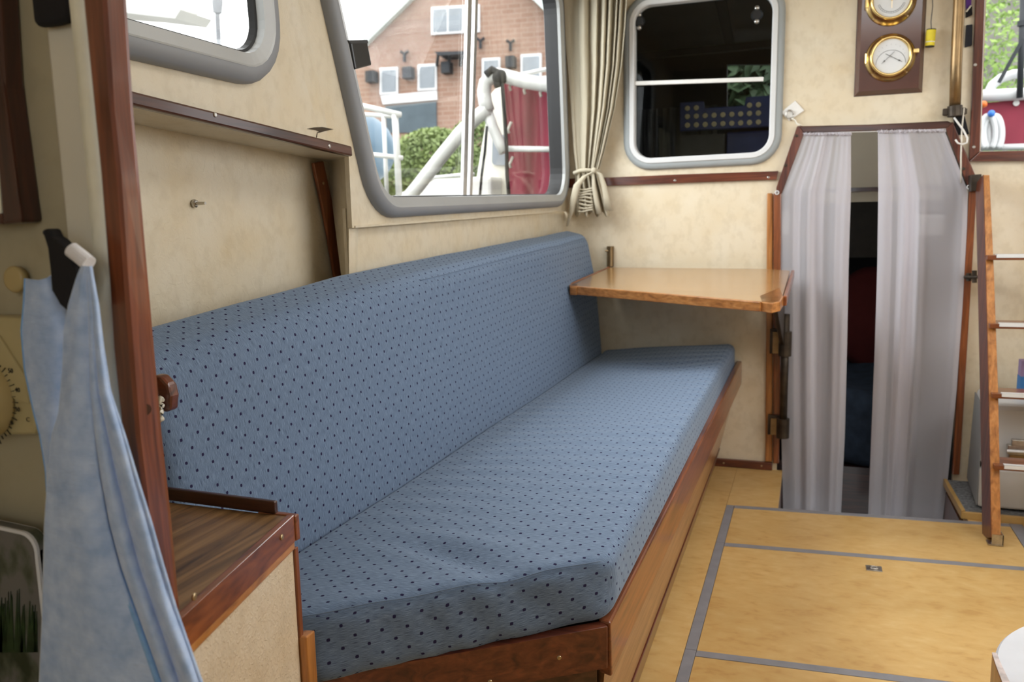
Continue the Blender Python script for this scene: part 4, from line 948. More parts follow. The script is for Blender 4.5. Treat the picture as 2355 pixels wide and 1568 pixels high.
# ================================================================== BULKHEAD THINGS
def pt(x, y, d=0.0): return PY(x, y, BY - d)
in_ = thing('weather_station', 'mahogany plaque carrying two round brass weather instruments on the bulkhead', 'barometer', pt(2045, 217))
xa, xb = pt(1967, 215, .03).x, pt(2120, 215, .03).x; z0 = pt(2045, 213, .03).z; z1 = 2.06
obj('plaque', MB().hexa([(xa - 0.004, BY, z0 - 0.004), (xb + 0.004, BY, z0 - 0.004), (xb + 0.004, BY, z1), (xa - 0.004, BY, z1), (xa, BY - 0.006, z0), (xb, BY - 0.006, z0), (xb, BY - 0.006, z1), (xa, BY - 0.006, z1)]), 'dark_mahogany_Z', in_)
obj('raised_panel', MB().hexa([(xa, BY - 0.006, z0), (xb, BY - 0.006, z0), (xb, BY - 0.006, z1), (xa, BY - 0.006, z1), (xa + 0.012, BY - 0.026, z0 + 0.012), (xb - 0.012, BY - 0.026, z0 + 0.012), (xb - 0.012, BY - 0.026, z1), (xa + 0.012, BY - 0.026, z1)]), 'plaque_wood', in_)
def instrument(px, py, kind):
    c = pt(px, py, 0.026); R = 0.090
    g = obj('brass_case', MB().lathe(c, (0, -1, 0), [(R, 0), (R, 0.003), (R * 0.95, 0.007), (R * 0.87, 0.016), (R * 0.84, 0.030), (R * 0.82, 0.044), (R * 0.78, 0.048), (R * 0.72, 0.046), (R * 0.70, 0.038), (R * 0.69, 0.030)], 56), 'brass', in_, smooth=True)
    obj('dial', MB().lathe(c + Vector((0, -0.036, 0)), (0, -1, 0), [(R * 0.71, 0), (R * 0.71, 0.001)], 56), 'dial_white', g)
    yy = -0.0378
    def arc(cx_, cz_, r_, a0, a1, w_=0.0008):
        pts = [c + Vector((cx_ + r_ * math.cos(math.radians(a)), yy, cz_ + r_ * math.sin(math.radians(a)))) for a in [a0 + (a1 - a0) * k / 20 for k in range(21)]]
        obj('scale_arc', MB().tube(pts, w_, 5), 'print_grey', g)
    if kind == 'thermo':
        arc(0.022 - 0.02, -0.028, 0.050, 95, 0); arc(-0.002 + 0.0, -0.028, 0.050, 85, 180)
        for (sx_, sz_, ex, ez) in ((0.040, -0.024, -0.020, 0.010), (-0.032, -0.026, 0.012, 0.016)):
            obj('needle', MB().bar(c + Vector((sx_, yy - 0.002, sz_)), c + Vector((ex, yy - 0.002, ez)), 0.0008, 0.0022, (0, 1, 0)), 'print_black', g)
            d_ = Vector((sx_ - ex, 0, sz_ - ez)).normalized(); q_ = c + Vector((sx_, yy - 0.002, sz_)) - d_ * 0.010
            obj('needle_tip', MB().prism([q_ + d_ * 0.006, q_ - d_ * 0.005 + Vector((d_.z, 0, -d_.x)) * 0.0028, q_ - d_ * 0.005 - Vector((d_.z, 0, -d_.x)) * 0.0028], (0, -0.001, 0)), 'print_black', g)
        for k in range(9):
            a = math.radians(15 + k * 19); r0, r1 = 0.0485, 0.0515
            obj('scale_mark', MB().bar(c + Vector((r0 * math.cos(a), yy, r0 * math.sin(a) - 0.006)), c + Vector((r1 * math.cos(a), yy, r1 * math.sin(a) - 0.006)), 0.0008, 0.0012, (0, 1, 0)), 'print_grey', g)
    else:
        arc(0, 0, 0.044, 200, 340, 0.0007); arc(0, 0, 0.050, 200, 340, 0.0005)
        for k in range(15):
            a = math.radians(200 + k * 10); obj('scale_mark', MB().bar(c + Vector((0.045 * math.cos(a), yy, 0.045 * math.sin(a))), c + Vector((0.049 * math.cos(a), yy, 0.049 * math.sin(a))), 0.0008, 0.001, (0, 1, 0)), 'print_grey', g)
        obj('needle', MB().bar(c + Vector((0.0, yy - 0.003, 0.01)), c + Vector((0.001, yy - 0.003, -0.032)), 0.0008, 0.0014, (0, 1, 0)), 'brass', g)
        obj('needle_hub', MB().lathe(c + Vector((0, yy, 0)), (0, -1, 0), [(0.004, 0), (0.004, 0.004), (0.002, 0.006)], 14), 'brass', g)
    obj('hinge', MB().tube([c + Vector((-R * 0.95, -0.022, -0.018)), c + Vector((-R * 0.95, -0.022, 0.018))], 0.006, 10), 'brass', g)
    obj('clasp', MB().box((c.x + R * 0.86, c.y - 0.034, c.z + 0.006), (c.x + R * 1.08, c.y - 0.016, c.z + 0.022)), 'brass', g, bevel=0.002)
    for a in (225, 315): screw(g, c + Vector((R * 0.94 * math.cos(math.radians(a)), -0.0085, R * 0.93 * math.sin(math.radians(a)))), (0, -1, 0), 0.0035)
instrument(2049, 4, 'baro'); instrument(2047, 133, 'thermo')
yf = thing('key_float', 'small yellow foam key float with black ends hanging on a cord', 'key float', pt(2140, 108, 0.03))
a, b = pt(2138, 108, 0.03), pt(2142, 67, 0.03)
obj('float', MB().tube([a + (b - a) * t for t in (0.05, 0.95)], 0.0165, 20), 'yellow_foam', yf, smooth=False, bevel=0.001)
obj('end_cap', MB().tube([a, a + (b - a) * 0.05], 0.016, 20), 'rubber', yf); obj('end_cap', MB().tube([a + (b - a) * 0.95, b], 0.0165, 20), 'rubber', yf)
obj('band', MB().tube([a + (b - a) * t for t in (0.25, 0.29)], 0.0168, 20), 'label_white', yf)
obj('cord', MB().tube([b, pt(2141, 50, 0.03), pt(2145, 15, 0.025), pt(2143, -60, 0.02)], 0.0016, 6), 'dark_cord', yf, smooth=True)
bp = thing('brass_pole', 'vertical tarnished brass pole ending in a bracket by the starboard window', 'pole', pt(2195, 265, 0.05))
obj('tube', MB().tube([pt(2196, 250, 0.05), pt(2199, 150, 0.05), pt(2206, 0, 0.05), pt(2212, -200, 0.05)], 0.020, 24), 'bronze_pole', bp, smooth=True)
obj('socket', MB().tube([pt(2196, 268, 0.05), pt(2196, 243, 0.05)], 0.026, 24), 'dark_bronze', bp, bevel=0.002)
obj('crossbar', MB().box((pt(2168, 258, 0.05).x, BY - 0.056, pt(2168, 266, 0.05).z), (pt(2221, 258, 0.05).x, BY - 0.040, pt(2168, 250, 0.05).z)), 'dark_bronze', bp, bevel=0.003)
for x in (pt(2175, 258).x, pt(2216, 258).x): obj('standoff', MB().box((x - 0.006, BY - 0.041, pt(2168, 264, 0.05).z), (x + 0.006, BY, pt(2168, 252, 0.05).z)), 'dark_bronze', bp)
# adhesive hook with ring
ah = thing('adhesive_hook', 'white adhesive diamond hook with a wire ring above the doorway', 'hook', pt(1822, 275))
obj('plate', MB().prism([pt(x, y, 0.006) for x, y in ((1796, 258), (1829, 231), (1850, 254), (1815, 278))], (0, 0.006, 0)), 'white_plastic', ah, bevel=0.002)
cR = pt(1816, 263, 0.012); obj('ring', MB().tube([cR + Vector((0.014 * math.cos(t), 0, 0.017 * math.sin(t))) for t in [2 * math.pi * k / 20 for k in range(21)]], 0.0026, 7), 'steel', ah, smooth=True)
obj('cord', MB().tube([pt(1820, 272, 0.012), pt(1829, 276, 0.012), pt(1833, 285, 0.03), pt(1843, 288, 0.032)], 0.003, 7), 'white_cord', ah, smooth=True)
sh_ = thing('wire_hook', 'bent white wire hook dangling beside the foot of the brass pole', 'hook', pt(2215, 330, 0.06))
obj('wire', MB().tube([pt(x, y, 0.062) for x, y in ((2194, 270), (2205, 285), (2216, 300), (2225, 318), (2224, 328), (2213, 332), (2203, 329), (2197, 321))], 0.0035, 8), 'white_plastic', sh_, smooth=True)
cdn = obj('cord', MB().tube([pt(2217, 248, 0.055), pt(2212, 300, 0.055), pt(2210, 360, 0.055), pt(2210, 420, 0.04)], 0.0028, 7), 'white_cord', smooth=True); tag(cdn, 'thin white cord hanging down from the brass pole bracket over the curtain edge', 'cord')
for pts, mt, lab in ((((2222, 57), (2237, 55), (2236, 104), (2219, 109)), 'dark_fabric', 'black strap lying between brass pole and window frame, the middle one'),
                     (((2192, 268), (2219, 266), (2229, 308), (2200, 311)), 'black_fabric', 'black strap end hanging under the brass pole bracket')):
    tag(obj('strap', ypr(pts, BY - 0.002, 0.010), mt, bevel=0.003), lab, 'strap')
bg = thing('cloth_bundle', 'purple and black cloth tucked behind the brass pole', 'cloth', pt(2228, 40))
obj('purple_cloth', ypr(((2221, -40), (2236, -40), (2234, 15), (2222, 22)), BY - 0.002, 0.012), 'purple_fabric', bg, bevel=0.003)
obj('black_cloth', ypr(((2222, 20), (2236, 12), (2237, 34), (2221, 41)), BY - 0.002, 0.010), 'black_fabric', bg, bevel=0.003)
obj('cord', MB().tube([pt(2222, 27, 0.02), pt(2233, 13, 0.02)], 0.003, 7), 'white_cord', bg)

# ---- beige window curtain gathered and tied
cu_ = thing('window_curtain', 'beige gathered curtain tied with a bow in the corner by the big window', 'curtain', pt(1350, 495, 0.06))
CL = [(-160, 1292), (0, 1297), (100, 1301), (250, 1313), (350, 1320), (398, 1326)]; CR = [(-160, 1452), (0, 1440), (60, 1436), (150, 1428), (250, 1412), (350, 1388), (398, 1374)]
def cur(u, v):
    y = -160 + 558 * v; x = interp(CL, y) + (interp(CR, y) - interp(CL, y)) * u
    g = 1 - 0.55 * v; f = math.sin(2 * math.pi * (1.2 * u + 5.6 * u ** 2.4) + 0.7 * math.sin(3 * v + 2 * u) - 0.5)
    f2 = 0.22 * u * math.sin(u * 2 * math.pi * 15 + 2 * v)
    return PY(x + 2.0 * math.sin(u * 40), y, BY - 0.070 + 0.026 * g * (f + f2) * (0.35 + 0.65 * min(1, u * 3)))
obj('cloth', MB().grid(cur, 150, 60), 'beige_curtain_cloth', cu_, smooth=True, solid=0.0015)
def tail(u, v):
    y = 398 + 95 * v; x = 1324 - 2 * v + (52 + 28 * v) * u
    return PY(x, y + 6 * math.sin(u * 22), BY - 0.07 + 0.020 * math.sin(u * 2 * math.pi * 5 + 0.5) - 0.010 * math.sin(math.pi * u))
obj('skirt', MB().grid(tail, 90, 16), 'beige_curtain_cloth', cu_, smooth=True, solid=0.0015)
for k in range(8):
    y = 434 + 7.2 * k
    obj('pleat', MB().tube([PY(x, y + 2.4 * math.sin((x - 1328) * 0.11 + k), BY - 0.098 - 0.004 * math.sin((x - 1328) * .07)) for x in range(1329, 1368, 5)], 0.0042, 6), 'beige_curtain_cloth', cu_, smooth=True)
def ribbon(pts, w_, d_):
    mb = MB(); P_ = [PY(x, y, BY - d_) for x, y in pts]
    mb.grid(lambda u, v: P_[int(round(v * (len(P_) - 1)))] + Vector((w_[int(round(v * (len(P_) - 1)))] * (u - 0.5), -0.004 * math.sin(math.pi * u), 0)), 4, len(P_) - 1); return mb
obj('tie_band', MB().tube([PY(x, y, BY - 0.09 - 0.02 * math.sin(math.pi * (x - 1320) / 60)) for x, y in ((1320, 398), (1335, 392), (1350, 391), (1365, 392), (1380, 394))], 0.008, 8), 'beige_curtain_cloth', cu_, smooth=True)
obj('knot', MB().ball(PY(1366, 392, BY - 0.115), 0.013), 'beige_curtain_cloth', cu_, smooth=True)
obj('tie_end', ribbon(((1366, 394), (1345, 405), (1328, 425), (1320, 455), (1314, 485), (1304, 520)), (0.010, 0.024, 0.034, 0.030, 0.024, 0.006), 0.118), 'beige_curtain_cloth', cu_, smooth=True, solid=0.002)
obj('tie_end', ribbon(((1368, 393), (1380, 400), (1389, 425), (1394, 450), (1401, 484)), (0.010, 0.020, 0.022, 0.026, 0.036), 0.115), 'beige_curtain_cloth', cu_, smooth=True, solid=0.002)
obj('tie_end', ribbon(((1364, 396), (1366, 430), (1372, 465), (1378, 492)), (0.010, 0.018, 0.020, 0.022), 0.110), 'beige_curtain_cloth', cu_, smooth=True, solid=0.002)
obj('curtain_rail', MB().tube([PY(1285, -150, BY - 0.06), PY(1470, -158, BY - 0.06)], 0.006, 8), 'white_plastic', cu_)

# ---- white sheer curtains in the doorway
YC = BY - 0.035
def sheer_curtain(label, L_, R_, folds, ph, top, layers):
    root = thing('sheer_curtain', label, 'curtain', PY((interp(L_, 1100) + interp(R_, 1100)) / 2, 1200, YC))
    def f(u, v):
        y0 = top(u); y = y0 + (1260 - y0) * v; 
        yy = max(302, y); x = interp(L_, yy) + (interp(R_, yy) - interp(L_, yy)) * u
        env = 0.4 + 0.6 * min(1, v * 3)
        s = 0.0
        for (c_, w_, a_) in folds: s += 0.8 * a_ * math.exp(-((u - c_ - 0.012 * math.sin(3 * v + c_ * 9)) / (1.5 * w_)) ** 2)
        s += 0.0030 * math.sin(u * 60 + ph) * max(0, 1 - v * 5)
        return PY(x, y, YC - s * env + 0.012)
    obj('cloth', MB().grid(f, 150, 90), 'white_sheer', root, smooth=True)
    for (a_, b_) in layers:
        obj('gathered_fold', MB().grid(lambda u, v: f(a_ + (b_ - a_) * u, v) + Vector((0, 0.007 + 0.006 * math.sin(math.pi * u), 0)), 30, 60), 'white_sheer', root, smooth=True)
    obj('heading', MB().tube([f(k / 80, 0.004) + Vector((0, -0.004 + 0.004 * math.sin(k * 1.1), 0.004 * math.sin(k * 2.1))) for k in range(81)], 0.0045, 6), 'white_sheer', root, smooth=True)
    return root
lL = [(302, 1850), (360, 1829), (440, 1793), (520, 1790), (700, 1792), (1000, 1797), (1260, 1803)]
lR = [(302, 1957), (440, 1957), (600, 1952), (800, 1948), (1000, 1943), (1260, 1930)]
rL = [(296, 2019), (440, 2020), (600, 2018), (800, 2012), (1000, 2004), (1260, 1994)]
rR = [(294, 2170), (360, 2196), (440, 2226), (520, 2224), (700, 2214), (900, 2200), (1100, 2180), (1260, 2160)]
S1 = sheer_curtain('white sheer curtain hanging in the doorway next to the flap table', lL, lR, [(0.16, 0.06, 0.012), (0.40, 0.05, 0.030), (0.47, 0.03, 0.018), (0.62, 0.05, 0.012), (0.80, 0.07, 0.030), (0.93, 0.04, 0.024), (0.28, 0.05, 0.010)], 0.3, lambda u: 304, [(0.40, 0.63), (0.79, 1.0), (0.20, 0.30)])
S2 = sheer_curtain('white sheer curtain hanging in the doorway next to the ladder', rL, rR, [(0.06, 0.05, 0.022), (0.20, 0.05, 0.012), (0.30, 0.03, 0.026), (0.42, 0.06, 0.020), (0.49, 0.03, 0.026), (0.70, 0.12, 0.006), (0.95, 0.04, 0.012)], 1.2, lambda u: 299 - 3 * u, [(0.0, 0.16), (0.22, 0.455), (0.30, 0.40), (0.95, 1.0)])
wr_ = thing('curtain_wire', 'thin white wire carrying the sheer curtains across the doorway head', 'wire', PY(2000, 301, YC))
obj('wire', MB().tube([PY(1850, 305, YC + 0.01), PY(2000, 302, YC + 0.01), PY(2176, 296, YC + 0.01)], 0.003, 7), 'white_plastic', wr_)
for x, y, lab in ((1787, 443, 'small steel eyelet screwed to the jamb at the sheer by the table'), (2229, 430, 'small steel eyelet screwed to the jamb at the sheer by the ladder')):
    c = PY(x, y, BY - 0.034); e = thing('screw_eye', lab, 'eyelet', c)
    obj('ring', MB().tube([c + Vector((0.007 * math.cos(t), 0, 0.007 * math.sin(t))) for t in [2 * math.pi * k / 16 for k in range(17)]], 0.0024, 7), 'pale_frame', e, smooth=True)
    obj('shank', MB().tube([c, c + Vector((0, 0.02, 0))], 0.002, 6), 'steel', e)

# ================================================================== LADDER
la = thing('ladder', 'varnished wooden ladder with metal-edged treads standing by the doorway', 'ladder', PZ(2280, 1250, 0))
y_b, y_t = 3.0, 3.50
def lad(px, py):      # plane of the ladder's leading edges
    return PP(px, py, Vector((0.6, y_b, 0)), Vector((0, -1.22, y_t - y_b)).normalized())
nl = Vector((0, -1.22, y_t - y_b)).normalized(); dl = Vector((0, y_t - y_b, 1.22)).normalized()
T_ = [(2261, 402), (2268, 640), (2282, 900), (2287, 1050), (2298, 1232)]; T_L = [(2248, 402), (2255, 640), (2268, 900), (2274, 1050), (2277, 1240)]
fr_ = [lad(x, y) for x, y in ((2262, 402), (2276, 402), (2287, 640), (2296, 900), (2299, 1050), (2302, 1236), (2280, 1236), (2277, 1050), (2274, 900), (2268, 640))]
obj('stile', MB().prism(fr_, -nl * 0.085 + Vector((-0.010, 0, 0))), 'teak_Z', la, bevel=0.002)
obj('shaded_face_layer', MB().prism([fr_[0], fr_[-1], fr_[-2], fr_[-3], fr_[-4], fr_[-4] - nl * 0.084 + Vector((-0.010, 0, 0)), fr_[-3] - nl * 0.084 + Vector((-0.010, 0, 0)), fr_[-2] - nl * 0.084 + Vector((-0.010, 0, 0)), fr_[-1] - nl * 0.084 + Vector((-0.010, 0, 0)), fr_[0] - nl * 0.084 + Vector((-0.010, 0, 0))], (-0.002, 0, 0)), 'mahogany_Z', la)  # dark layer over the stile's left face, puts its shade into the colour
off = Vector((0.40, 0, 0)); obj('stile', MB().prism([p + off for p in fr_], -nl * 0.085), 'teak_Z', la, bevel=0.002)
for i, yy in enumerate((590, 746, 905, 1068)):
    x0 = (2266, 2272, 2277, 2282)[i]
    p = lad(x0, yy - 4); q = p + Vector((0.445 - 0.003 * i, 0, 0)); 
    thk = lad(x0, yy + 17).z; thk = p.z - thk
    mbt = MB().box((p.x + 0.002, p.y - 0.030, p.z - abs(thk) * 0.55), (q.x, p.y + 0.085, p.z))
    t = obj('tread', mbt, 'redwood_X', la, bevel=0.002)
    obj('nosing_strip', MB().box((p.x + 0.030, p.y - 0.033, p.z - 0.001), (q.x - 0.02, p.y - 0.012, p.z + 0.0035)).box((p.x + 0.030, p.y - 0.0335, p.z - 0.009), (q.x - 0.02, p.y - 0.0302, p.z + 0.0035)), 'pale_frame', t)
ft = lad(2290, 1240)
fb = obj('foot_bracket', MB().box((ft.x - 0.016, ft.y - 0.025, 0.002), (ft.x + 0.018, ft.y - 0.021, 0.038)).box((ft.x - 0.026, ft.y - 0.028, 0.0015), (ft.x + 0.018, ft.y + 0.015, 0.005)).box((ft.x + 0.015, ft.y - 0.025, 0.002), (ft.x + 0.018, ft.y + 0.03, 0.038)), 'steel', la)
for x in (-0.012, 0.006): screw(fb, (ft.x + x, ft.y - 0.014, 0.0055), (0, 0, 1), 0.004, 'pale_frame')
fb2 = obj('foot_bracket', MB().box((ft.x + 0.384, ft.y - 0.025, 0.002), (ft.x + 0.418, ft.y - 0.021, 0.038)).box((ft.x + 0.374, ft.y - 0.028, 0.0015), (ft.x + 0.418, ft.y + 0.015, 0.005)), 'steel', la)
obj('top_bracket', ypr(((2233, 402), (2258, 400), (2258, 438), (2233, 440)), BY - 0.024, 0.06), 'dark_bronze', la, bevel=0.002)
obj('hinge', MB().tube([PY(2219, 637, BY - 0.04), PY(2250, 637, BY - 0.09)], 0.007, 10).tube([PY(2228, 646, BY - 0.045), PY(2228, 628, BY - 0.045)], 0.010, 10).tube([PY(2241, 650, BY - 0.07), PY(2241, 622, BY - 0.07)], 0.009, 10), 'dark_bronze', la)

# ---- grey locker with toggle latch, shelf things, carpeted step behind the ladder
lk = thing('grey_locker', 'off-white moulded locker with a steel toggle latch behind the ladder', 'locker', (0.9, 3.45, 0.03))
lx0 = PY(2252, 1100, 3.25).x; zt = 0.41
obj('body', MB().hexa([(0.60, 3.27, 0.035), (1.33, 3.27, 0.035), (1.33, 3.62, 0.035), (0.625, 3.62, 0.035), (0.60, 3.27, 0.18), (1.33, 3.27, 0.18), (1.33, 3.62, 0.18), (0.625, 3.62, 0.18)]), 'locker_white', lk, bevel=0.008)
obj('lid', MB().hexa([(0.60, 3.27, 0.186), (1.33, 3.27, 0.186), (1.33, 3.62, 0.186), (0.625, 3.62, 0.186), (0.61, 3.30, zt), (1.33, 3.30, zt), (1.33, 3.62, zt), (0.635, 3.62, zt)]), 'locker_white', lk, bevel=0.02)
obj('side_panel', MB().prism([(0.598, 3.275, 0.04), (0.621, 3.615, 0.04), (0.631, 3.615, zt - 0.02), (0.608, 3.305, zt - 0.02)], (-0.002, 0, 0)), 'locker_side', lk)
lc = PY(2340, 1032, 3.24)
q = obj('toggle_latch', MB().box((lc.x - 0.030, 3.238, lc.z - 0.022), (lc.x + 0.035, 3.262, lc.z + 0.012)), 'steel', lk, bevel=0.003)
obj('lever', MB().box((lc.x - 0.020, 3.230, lc.z + 0.012), (lc.x + 0.030, 3.25, lc.z + 0.034)), 'steel', q, bevel=0.002)
obj('keeper', MB().box((lc.x - 0.022, 3.244, lc.z - 0.052), (lc.x + 0.026, 3.262, lc.z - 0.024)), 'aged_brass', q, bevel=0.002)
obj('bar', MB().tube([(lc.x - 0.034, 3.233, lc.z - 0.008), (lc.x + 0.038, 3.233, lc.z - 0.008)], 0.005, 8), 'pale_frame', q)
cs = thing('carpeted_step', 'low step covered in grey carpet with a yellow wooden edge', 'step', (0.8, 3.4, 0))
st = [PZ(2168, 1107, 0.03), PZ(2205, 1196, 0.03), PZ(2262, 1196, 0.03)]
P0, P1 = Vector((0.537, 3.60, 0)), Vector((0.545, 3.215, 0))
obj('carpet', MB().prism([(0.548, 3.61, 0.012), (0.556, 3.235, 0.012), (1.30, 3.235, 0.012), (1.30, 3.61, 0.012)], (0, 0, 0.014)), 'carpet', cs, bevel=0.003)
obj('edge_strip', MB().prism([(0.535, 3.61, 0.0), (0.541, 3.222, 0.0), (0.556, 3.235, 0.0), (0.548, 3.61, 0.0)], (0, 0, 0.030)), 'yellow_wood', cs, bevel=0.002)
obj('edge_strip', MB().prism([(0.541, 3.222, 0.0), (1.30, 3.215, 0.0), (1.30, 3.234, 0.0), (0.556, 3.235, 0.0)], (0, 0, 0.026)), 'yellow_wood', cs, bevel=0.002)
bx = thing('small_carton', 'lilac and blue carton standing on the locker behind the ladder', 'carton', PY(2352, 897, 3.42))
cx0 = PY(2345, 897, 3.42).x; zz = zt + 0.001
zA = PY(2350, 866, 3.42).z; zB = PY(2350, 830, 3.42).z
obj('lower_half', MB().box((cx0, 3.42, zz), (cx0 + 0.07, 3.47, max(zA, zz + 0.02))), 'blue_card', bx); obj('upper_half', MB().box((cx0 + 0.001, 3.42, max(zA, zz + 0.02)), (cx0 + 0.07, 3.47, max(zB, zz + 0.06))), 'lilac_card', bx)

# ================================================================== WHITE STOOL at the near corner
ws = thing('stool', 'round white seat stool with a brown wooden back rail on the hatch floor', 'stool', (0.50, 1.12, 0))
zs = 0.45
e1, e2_, e3 = PZ(2289, 1500, zs), PZ(2310, 1462, zs), PZ(2355, 1436, zs)
# circle through three points of its rim
def circ(a, b, c):
    ax, ay, bx_, by, cx_, cy_ = a.x, a.y, b.x, b.y, c.x, c.y
    d = 2 * (ax * (by - cy_) + bx_ * (cy_ - ay) + cx_ * (ay - by))
    ux = ((ax * ax + ay * ay) * (by - cy_) + (bx_ * bx_ + by * by) * (cy_ - ay) + (cx_ * cx_ + cy_ * cy_) * (ay - by)) / d
    uy = ((ax * ax + ay * ay) * (cx_ - bx_) + (bx_ * bx_ + by * by) * (ax - cx_) + (cx_ * cx_ + cy_ * cy_) * (bx_ - ax)) / d
    return ux, uy
ux, uy = circ(e1, e2_, e3); R = math.hypot(e1.x - ux, e1.y - uy)
print('stool', ux, uy, R)
obj('seat', MB().lathe((ux, uy, zs), (0, 0, 1), [(R * 0.97, -0.022), (R, -0.016), (R, -0.004), (R * 0.985, 0)], 72), 'stool_white', ws)
ed = [PZ(x, y, zs + 0.03) for x, y in ((2281, 1502), (2292, 1503), (2303, 1530), (2322, 1570), (2360, 1640), (2344, 1640), (2305, 1570), (2290, 1530))]
obj('back_rail', MB().prism(ed, (0, 0, -0.07)), 'redwood_Z', ws, bevel=0.002)
obj('worn_edge', MB().prism([p + Vector((0, 0, 0.0)) for p in ed], (0, 0, 0.0015)), 'worn_edge', ws)
for sx_, sy_ in ((-1, -1), (1, -1), (1, 1), (-1, 1)):
    obj('leg', MB().tube([(ux + sx_ * R * 0.5, uy + sy_ * R * 0.5, zs - 0.02), (ux + sx_ * R * 0.62, uy + sy_ * R * 0.62, 0.0)], 0.013, 12), 'redwood_Z', ws, smooth=True)

# ---- things on the port side
bo = thing('stud_bolt', 'small steel threaded stud sticking out of the cream side panel', 'bolt', PX(450, 468, -1.162))
c = PX(446, 468, -1.162)
obj('nut', MB().lathe(c, (1, 0, 0), [(0.0085, 0), (0.0085, 0.005), (0.006, 0.007)], 6), 'steel', bo); obj('stud', MB().tube([c, c + Vector((0.028, 0, 0))], [0.0042, 0.003], 10), 'steel', bo)
se = thing('sensor_box', 'small black plastic box fixed to the edge of the big window', 'sensor', PX(828, 160, XW + 0.03))
P8 = [PX(x, y, XW + 0.03) for x, y in ((807, 97), (846, 96), (856, 150), (818, 160))]
obj('housing', MB().prism(P8, (-0.045, 0, 0)), 'black_plastic', se, bevel=0.004)
obj('top_lid', MB().prism([PX(x, y, XW + 0.031) for x, y in ((800, 92), (846, 91), (848, 100), (808, 101))], (-0.048, 0, 0)), 'rubber_dark_grey', se, bevel=0.002)
obj('lead', MB().tube([PX(x, y, XW + 0.005) for x, y in ((809, 158), (812, 175), (818, 192))], 0.0018, 6), 'rubber', se)

# ================================================================== OUTSIDE, port: quay house, neighbour boat, bush
YH = 34.0
hd = Vector((1, 0.09, 0)).normalized(); hn = Vector((0.09, -1, 0)).normalized()
h0 = PY(1050, 300, YH)
hp = lambda x, y, o_=0.0: PP(x, y, h0 + hn * o_, hn)
ho = thing('brick_house', 'gabled brick quayside house with white framed windows beyond the harbour', 'house', hp(1050, 420))
obj('facade', MB().prism([hp(x, y) for x, y in ((833, 101), (980, -44), (1085, -150), (1200, -20), (1262, 28), (1420, 150), (1420, 470), (700, 470), (700, 232))], -hn * 8), 'old_brick', ho)
for pts in (((824, 100), (836, 104), (1088, -145), (1082, -170)), ((1082, -170), (1088, -142), (1262, 36), (1275, 28)), ((1260, 24), (1262, 38), (1430, 160), (1430, 140))):
    obj('verge_board', MB().prism([hp(x, y, 0.35) for x, y in pts], -hn * 0.6), 'roof_trim', ho)
def hwin(x0, y0, x1, y1_, sl=0.06, panes=1):
    c = lambda x, y: (x, y - (x - x0) * sl)
    w_ = obj('window', MB().prism([hp(*c(x, y), 0.10) for x, y in ((x0, y0), (x1, y0), (x1, y1_), (x0, y1_))], -hn * 0.25), 'white_paint', ho)
    n_ = panes; W_ = (x1 - x0)
    for k in range(n_):
        a, b = x0 + 5 + k * (W_ - 5) / n_, x0 + (k + 1) * (W_ - 5) / n_
        obj('pane', MB().prism([hp(*c(x, y), 0.13) for x, y in ((a, y0 + 6), (b, y0 + 6), (b, y1_ - 6), (a, y1_ - 6))], -hn * 0.05), 'house_glass', w_)
hwin(991, 16, 1103, 80, 0.06, 3); hwin(873, 156, 915, 218); hwin(960, 148, 1004, 209); hwin(1108, 134, 1150, 190); hwin(1197, 125, 1245, 186); hwin(700, 165, 740, 222)
obj('window_sill_panel', MB().prism([hp(x, y, 0.12) for x, y in ((875, 220), (1004, 208), (1005, 229), (880, 240))], -hn * 0.3), 'white_paint', ho)
obj('garage_door', MB().prism([hp(x, y, 0.08) for x, y in ((886, 244), (1003, 233), (1004, 305), (890, 305))], -hn * 0.2), 'garage_blue', ho)
for x, y in ((849, 175), (934, 166), (1023, 154), (1171, 141)):
    b_ = obj('nest_box', MB().prism([hp(x + a, y + b, 0.5) for a, b in ((-10, -12), (10, -14), (11, 12), (-9, 14))], -hn * 0.5), 'dark_iron', ho)
for x, y in ((930, 130), (1174, 105), (1105, 100)):
    obj('wall_anchor', MB().tube([hp(x, y + 12, 0.15), hp(x, y - 6, 0.15)], 0.07, 6).tube([hp(x - 9, y - 12, 0.15), hp(x, y - 6, 0.15), hp(x + 9, y - 13, 0.15)], 0.06, 6), 'dark_iron', ho)
obj('balcony', MB().prism([hp(x, y, 1.1) for x, y in ((998, 119), (1068, 117), (1068, 124), (1008, 127))], -hn * 1.1), 'dark_iron', ho)
for x in (1008, 1035, 1062): obj('balcony_strut', MB().tube([hp(x, 122, 1.0), hp(x - 3, 150, 0.1)], 0.07, 6), 'dark_iron', ho)
q = struct('quay', MB().box((-60, 8.5, -1.2), (60, 60, 0.6)), 'gravel')
struct('water', MB().box((-60, -30, -1.5), (60, 8.4, -1.3)), 'water')
def leaves(cent, rad, n, size, seed, squash=1.0):
    r = random.Random(seed); mb = MB()
    for k in range(n):
        while True:
            d = Vector((r.uniform(-1, 1), r.uniform(-1, 1), r.uniform(-1, 1)))
            if 0.2 < d.length < 1: break
        d = d.normalized() * (d.length ** 0.5)
        c_ = Vector(cent) + Vector((d.x * rad[0], d.y * rad[1], d.z * rad[2])); a = Vector((r.uniform(-1, 1), r.uniform(-1, 1), r.uniform(-1, 1))).normalized(); b = a.orthogonal().normalized()
        s = size * r.uniform(0.6, 1.3); o = len(mb.v); mb.v += [c_ - a * s, c_ + b * s * 0.5, c_ + a * s, c_ - b * s * 0.5]; mb.f.append((o, o + 1, o + 2, o + 3))
    return mb
